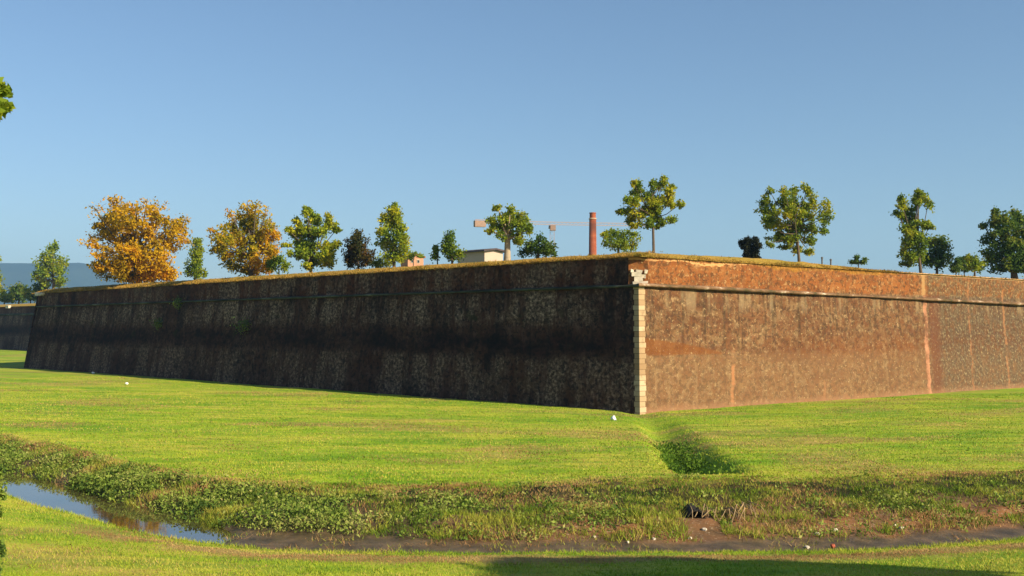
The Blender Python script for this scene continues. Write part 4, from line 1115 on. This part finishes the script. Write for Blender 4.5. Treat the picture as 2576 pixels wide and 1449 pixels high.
for i, (px, py, s, lab) in enumerate(((1772, 1334, 0.10, 'white flat stone just below the dark drain mouth'), (1645, 1357, 0.07, 'pale stone on the mud left of the drain mouth'),
        (2055, 1346, 0.10, 'bright white stone on the reddish mud right of the drain'), (2100, 1337, 0.12, 'long pinkish stone right of the bright white one on the mud'),
        (2268, 1330, 0.09, 'pinkish white stone farthest right on the mud'), (1735, 1356, 0.08, 'pale stone at the waterline below the drain mouth'), (1580, 1365, 0.06, 'small white stone at the waterline left of the drain'),
        (1495, 1352, 0.08, 'cream stone under the weeds well left of the drain'), (2030, 1379, 0.09, 'cream stone on the near edge of the brook'), (2250, 1322, 0.07, 'brownish stone under the weeds at the right'))):
    p = onground(px, py)
    p.z = max(p.z, ZW + 0.02)
    stone('pebble', lab, 'stone', p + Vector((0, 0, s * 0.15)), s * 0.6, M['white_stone'] if i % 3 else M['chalk'], GS, seed=i)
p = onground(2095, 1378)
q = NT('red_plastic'); q.color((0.34, 0.09, 0.05)); q.b.inputs['Roughness'].default_value = 0.5
stone('plastic_ball', 'small reddish ball lying at the near edge of the brook', 'ball', Vector((p.x, p.y, max(p.z, ZW) + 0.03)), 0.045, q.m, None, 1.0, 99)
GL = 'scraps of white litter on the lawn'
for i, (px, py, s, lab) in enumerate(((1543, 1057, 0.15, 'crumpled white paper scrap on the lawn near the bastion corner'), (319, 967, 0.11, 'small pale scrap on the lawn left of centre'),
                                      (234, 940, 0.14, 'white scrap on the grass close to the dark wall'), (1692, 1185, 0.07, 'tiny pale scrap at the lower tip of the drain hollow'))):
    p = onground(px, py, -4.3)
    stone('paper_scrap', lab, 'litter', p + Vector((0, 0, s * 0.5)), s, M['paper'], GL, 0.9, seed=50 + i)

# leafy weeds in the hollow
cs, sz = [], []
for i in range(420):
    yy = 27.7 + 11.5 * random.random() ** 1.7
    xx = np.interp(yy, [27, 29, 34, 50], [4.95, 5.0, 5.35, 6.5]) + random.gauss(0.10, 0.32)
    zz = float(terrain(xx, yy)); m_ = 14
    hh = random.uniform(0.10, 0.32)
    cs.append(np.stack([xx + rng.normal(0, 0.10, m_), yy + rng.normal(0, 0.10, m_), zz + rng.uniform(0, hh, m_)], -1)); sz.append(np.full(m_, 0.05))
v, f = leaves_np(np.concatenate(cs), np.concatenate(sz))
tag(mesh_np('hollow_weeds', v, f, M['hollow']), 'green weeds crowding the hollow in the lawn', 'weeds', kind='stuff')

# dry roots hanging round the drain mouth
mb = MB()
for i in range(26):
    x0 = pd.x + random.uniform(-0.1, 1.2); y0 = pd.y + 0.35 + random.uniform(-0.1, 0.25)
    z0 = float(terrain(x0, y0)) + 0.05
    x1 = x0 + random.uniform(-0.35, 0.35); y1 = pd.y - random.uniform(0.0, 0.35)
    z1_ = float(terrain(x1, y1)) + 0.03
    mb.tube([(x0, y0, z0 + 0.1), ((x0 + x1) / 2, (y0 + y1) / 2 - 0.1, (z0 + z1_) / 2 + random.uniform(0.05, 0.2)), (x1, y1, z1_)], [0.012, 0.010, 0.006], 5)
tag(mb.build('dry_roots', plain('dry_root', (0.27, 0.19, 0.10), sc=6)), 'dry tangled roots hanging beside the drain mouth', 'roots')

# ------------------------------------------------------------------ tree at the left edge and the tree that shades the near bank
dT = 10.0; kT = dT / F
fx, fz = (-34 - CX) * kT, float(terrain((-34 - CX) * kT, dT))
e = thing('ivy_tree', 'ivy clad tree at the left edge with leaf tips poking in above', 'tree', (fx, dT, fz))
def lp(px, py, dy=0.0): v_ = P(px, py, d=dT + dy); return v_ - Vector((fx, dT, fz))
tb = MB()
tb.tube([(0, 0, -0.3), (0, 0, 0.3), lp(-45, 1250), lp(-95, 900), lp(-160, 500), lp(-170, 200)], [0.17, 0.14, 0.12, 0.11, 0.08, 0.05], 12)
for tgt in ((-30, 235), (-20, 275), (-250, 150), (-330, 330), (-200, -60), (-80, 60)):
    s = lp(-150, 560); c = lp(*tgt, random.uniform(-.5, .5))
    tb.tube([s, s.lerp(c, .5) + Vector((0, 0, -0.1)), c], [0.05, 0.03, 0.012], 6)
tb.build('trunk', M['bark'], e, True)
def lobe_leaves(lobes, leaf, n):
    P_ = []
    for (px, py, r) in lobes:
        c = np.array(lp(px, py, random.uniform(-.15, .15))); P_.append(c + np.clip(rng.normal(0, 1, (int(n), 3)), -1.6, 1.6) * np.array([r * kT, r * kT, r * kT]) * 0.55)
    P_ = np.concatenate(P_); return leaves_np(P_, np.full(len(P_), leaf))
v, f = lobe_leaves([(8, 228, 14), (-4, 220, 18), (6, 272, 13), (20, 270, 9), (-12, 262, 18), (-10, 290, 12), (-75, 240, 45), (-110, 180, 70), (-180, 120, 90), (-160, 260, 80), (-250, 200, 100), (-200, 20, 100), (-170, 60, 60), (-300, 330, 90)], 0.05, 60)
mesh_np('crown', v, f, M['leaf_green'], e)
v, f = lobe_leaves([(-4, 1195, 9), (0, 1225, 16), (2, 1248, 10), (-8, 1290, 12), (-16, 1330, 16), (-4, 1372, 12), (0, 1385, 14), (-10, 1430, 14), (-12, 1470, 20), (-30, 1250, 30), (-38, 1330, 30), (-36, 1420, 30), (-35, 1520, 30)], 0.022, 90)
mesh_np('ivy', v, f, M['weed'], e)

sh = thing('shade_tree', 'leafy tree outside the view at the right whose shade falls on the near grass', 'tree', (14.2, 4.0, float(terrain(14.2, 4.0))))
ctr = Vector((2.55, 13.3, -3.3)) + Vector((SDIR.x, SDIR.y, SDIR.z)) / SDIR.z * 7.0
b0 = Vector(sh.location)
lc = ctr - b0
tb = MB(); tb.tube([(0, 0, -0.4), (0, 0, 1.5), lc * 0.6, lc], [0.3, 0.24, 0.18, 0.08], 10)
pts = []
side = Vector((-SDIR.y, SDIR.x, 0)).normalized()      # sideways to the light
for (a, b_2, r) in ((0, 0, 1.3), (-1.2, -0.1, 1.0), (1.2, -0.2, 1.1), (0.5, 0.55, 0.9), (-0.7, 0.35, 0.9), (1.75, -0.75, 0.7), (-1.8, -0.7, 0.75), (0.15, 0.95, 0.55), (-1.2, 0.75, 0.42), (1.15, 0.6, 0.45), (-0.4, 1.1, 0.35)):
    c = lc + side * a + Vector((0, 0, b_2))
    tb.tube([lc * 0.6, lc * 0.6 + (c - lc * 0.6) * 0.5, c], [0.1, 0.07, 0.03], 6)
    u = rng.normal(size=(5200, 3)); u /= np.linalg.norm(u, axis=1, keepdims=True); u *= (rng.uniform(0, 1, 5200) ** 0.4)[:, None]
    pts.append(np.array(c) + u * r * (1 + 0.12 * rng.normal(size=(len(u), 1))))
tb.build('trunk', M['bark'], sh, True)
v, f = leaves_np(np.concatenate(pts), np.full(5200 * 11, 0.13))
mesh_np('crown', v, f, M['leaf_green'], sh)

# ------------------------------------------------------------------ air
hz = MB().box((0, 2000, 150), (9800, 5400, 325)).build('haze', None)
qm = bpy.data.materials.new('haze_air'); qm.use_nodes = True
nt_ = qm.node_tree; nt_.nodes.remove(nt_.nodes['Principled BSDF'])
pv = nt_.nodes.new('ShaderNodeVolumePrincipled')
pv.inputs['Color'].default_value = (0.30, 0.60, 1.0, 1)
pv.inputs['Density'].default_value = 0.00019
pv.inputs['Anisotropy'].default_value = 0.1
nt_.links.new(pv.outputs[0], nt_.nodes['Material Output'].inputs['Volume'])
hz.data.materials.append(qm)
tag(hz, 'thin bluish haze in the air towards the hills', 'haze', kind='stuff')
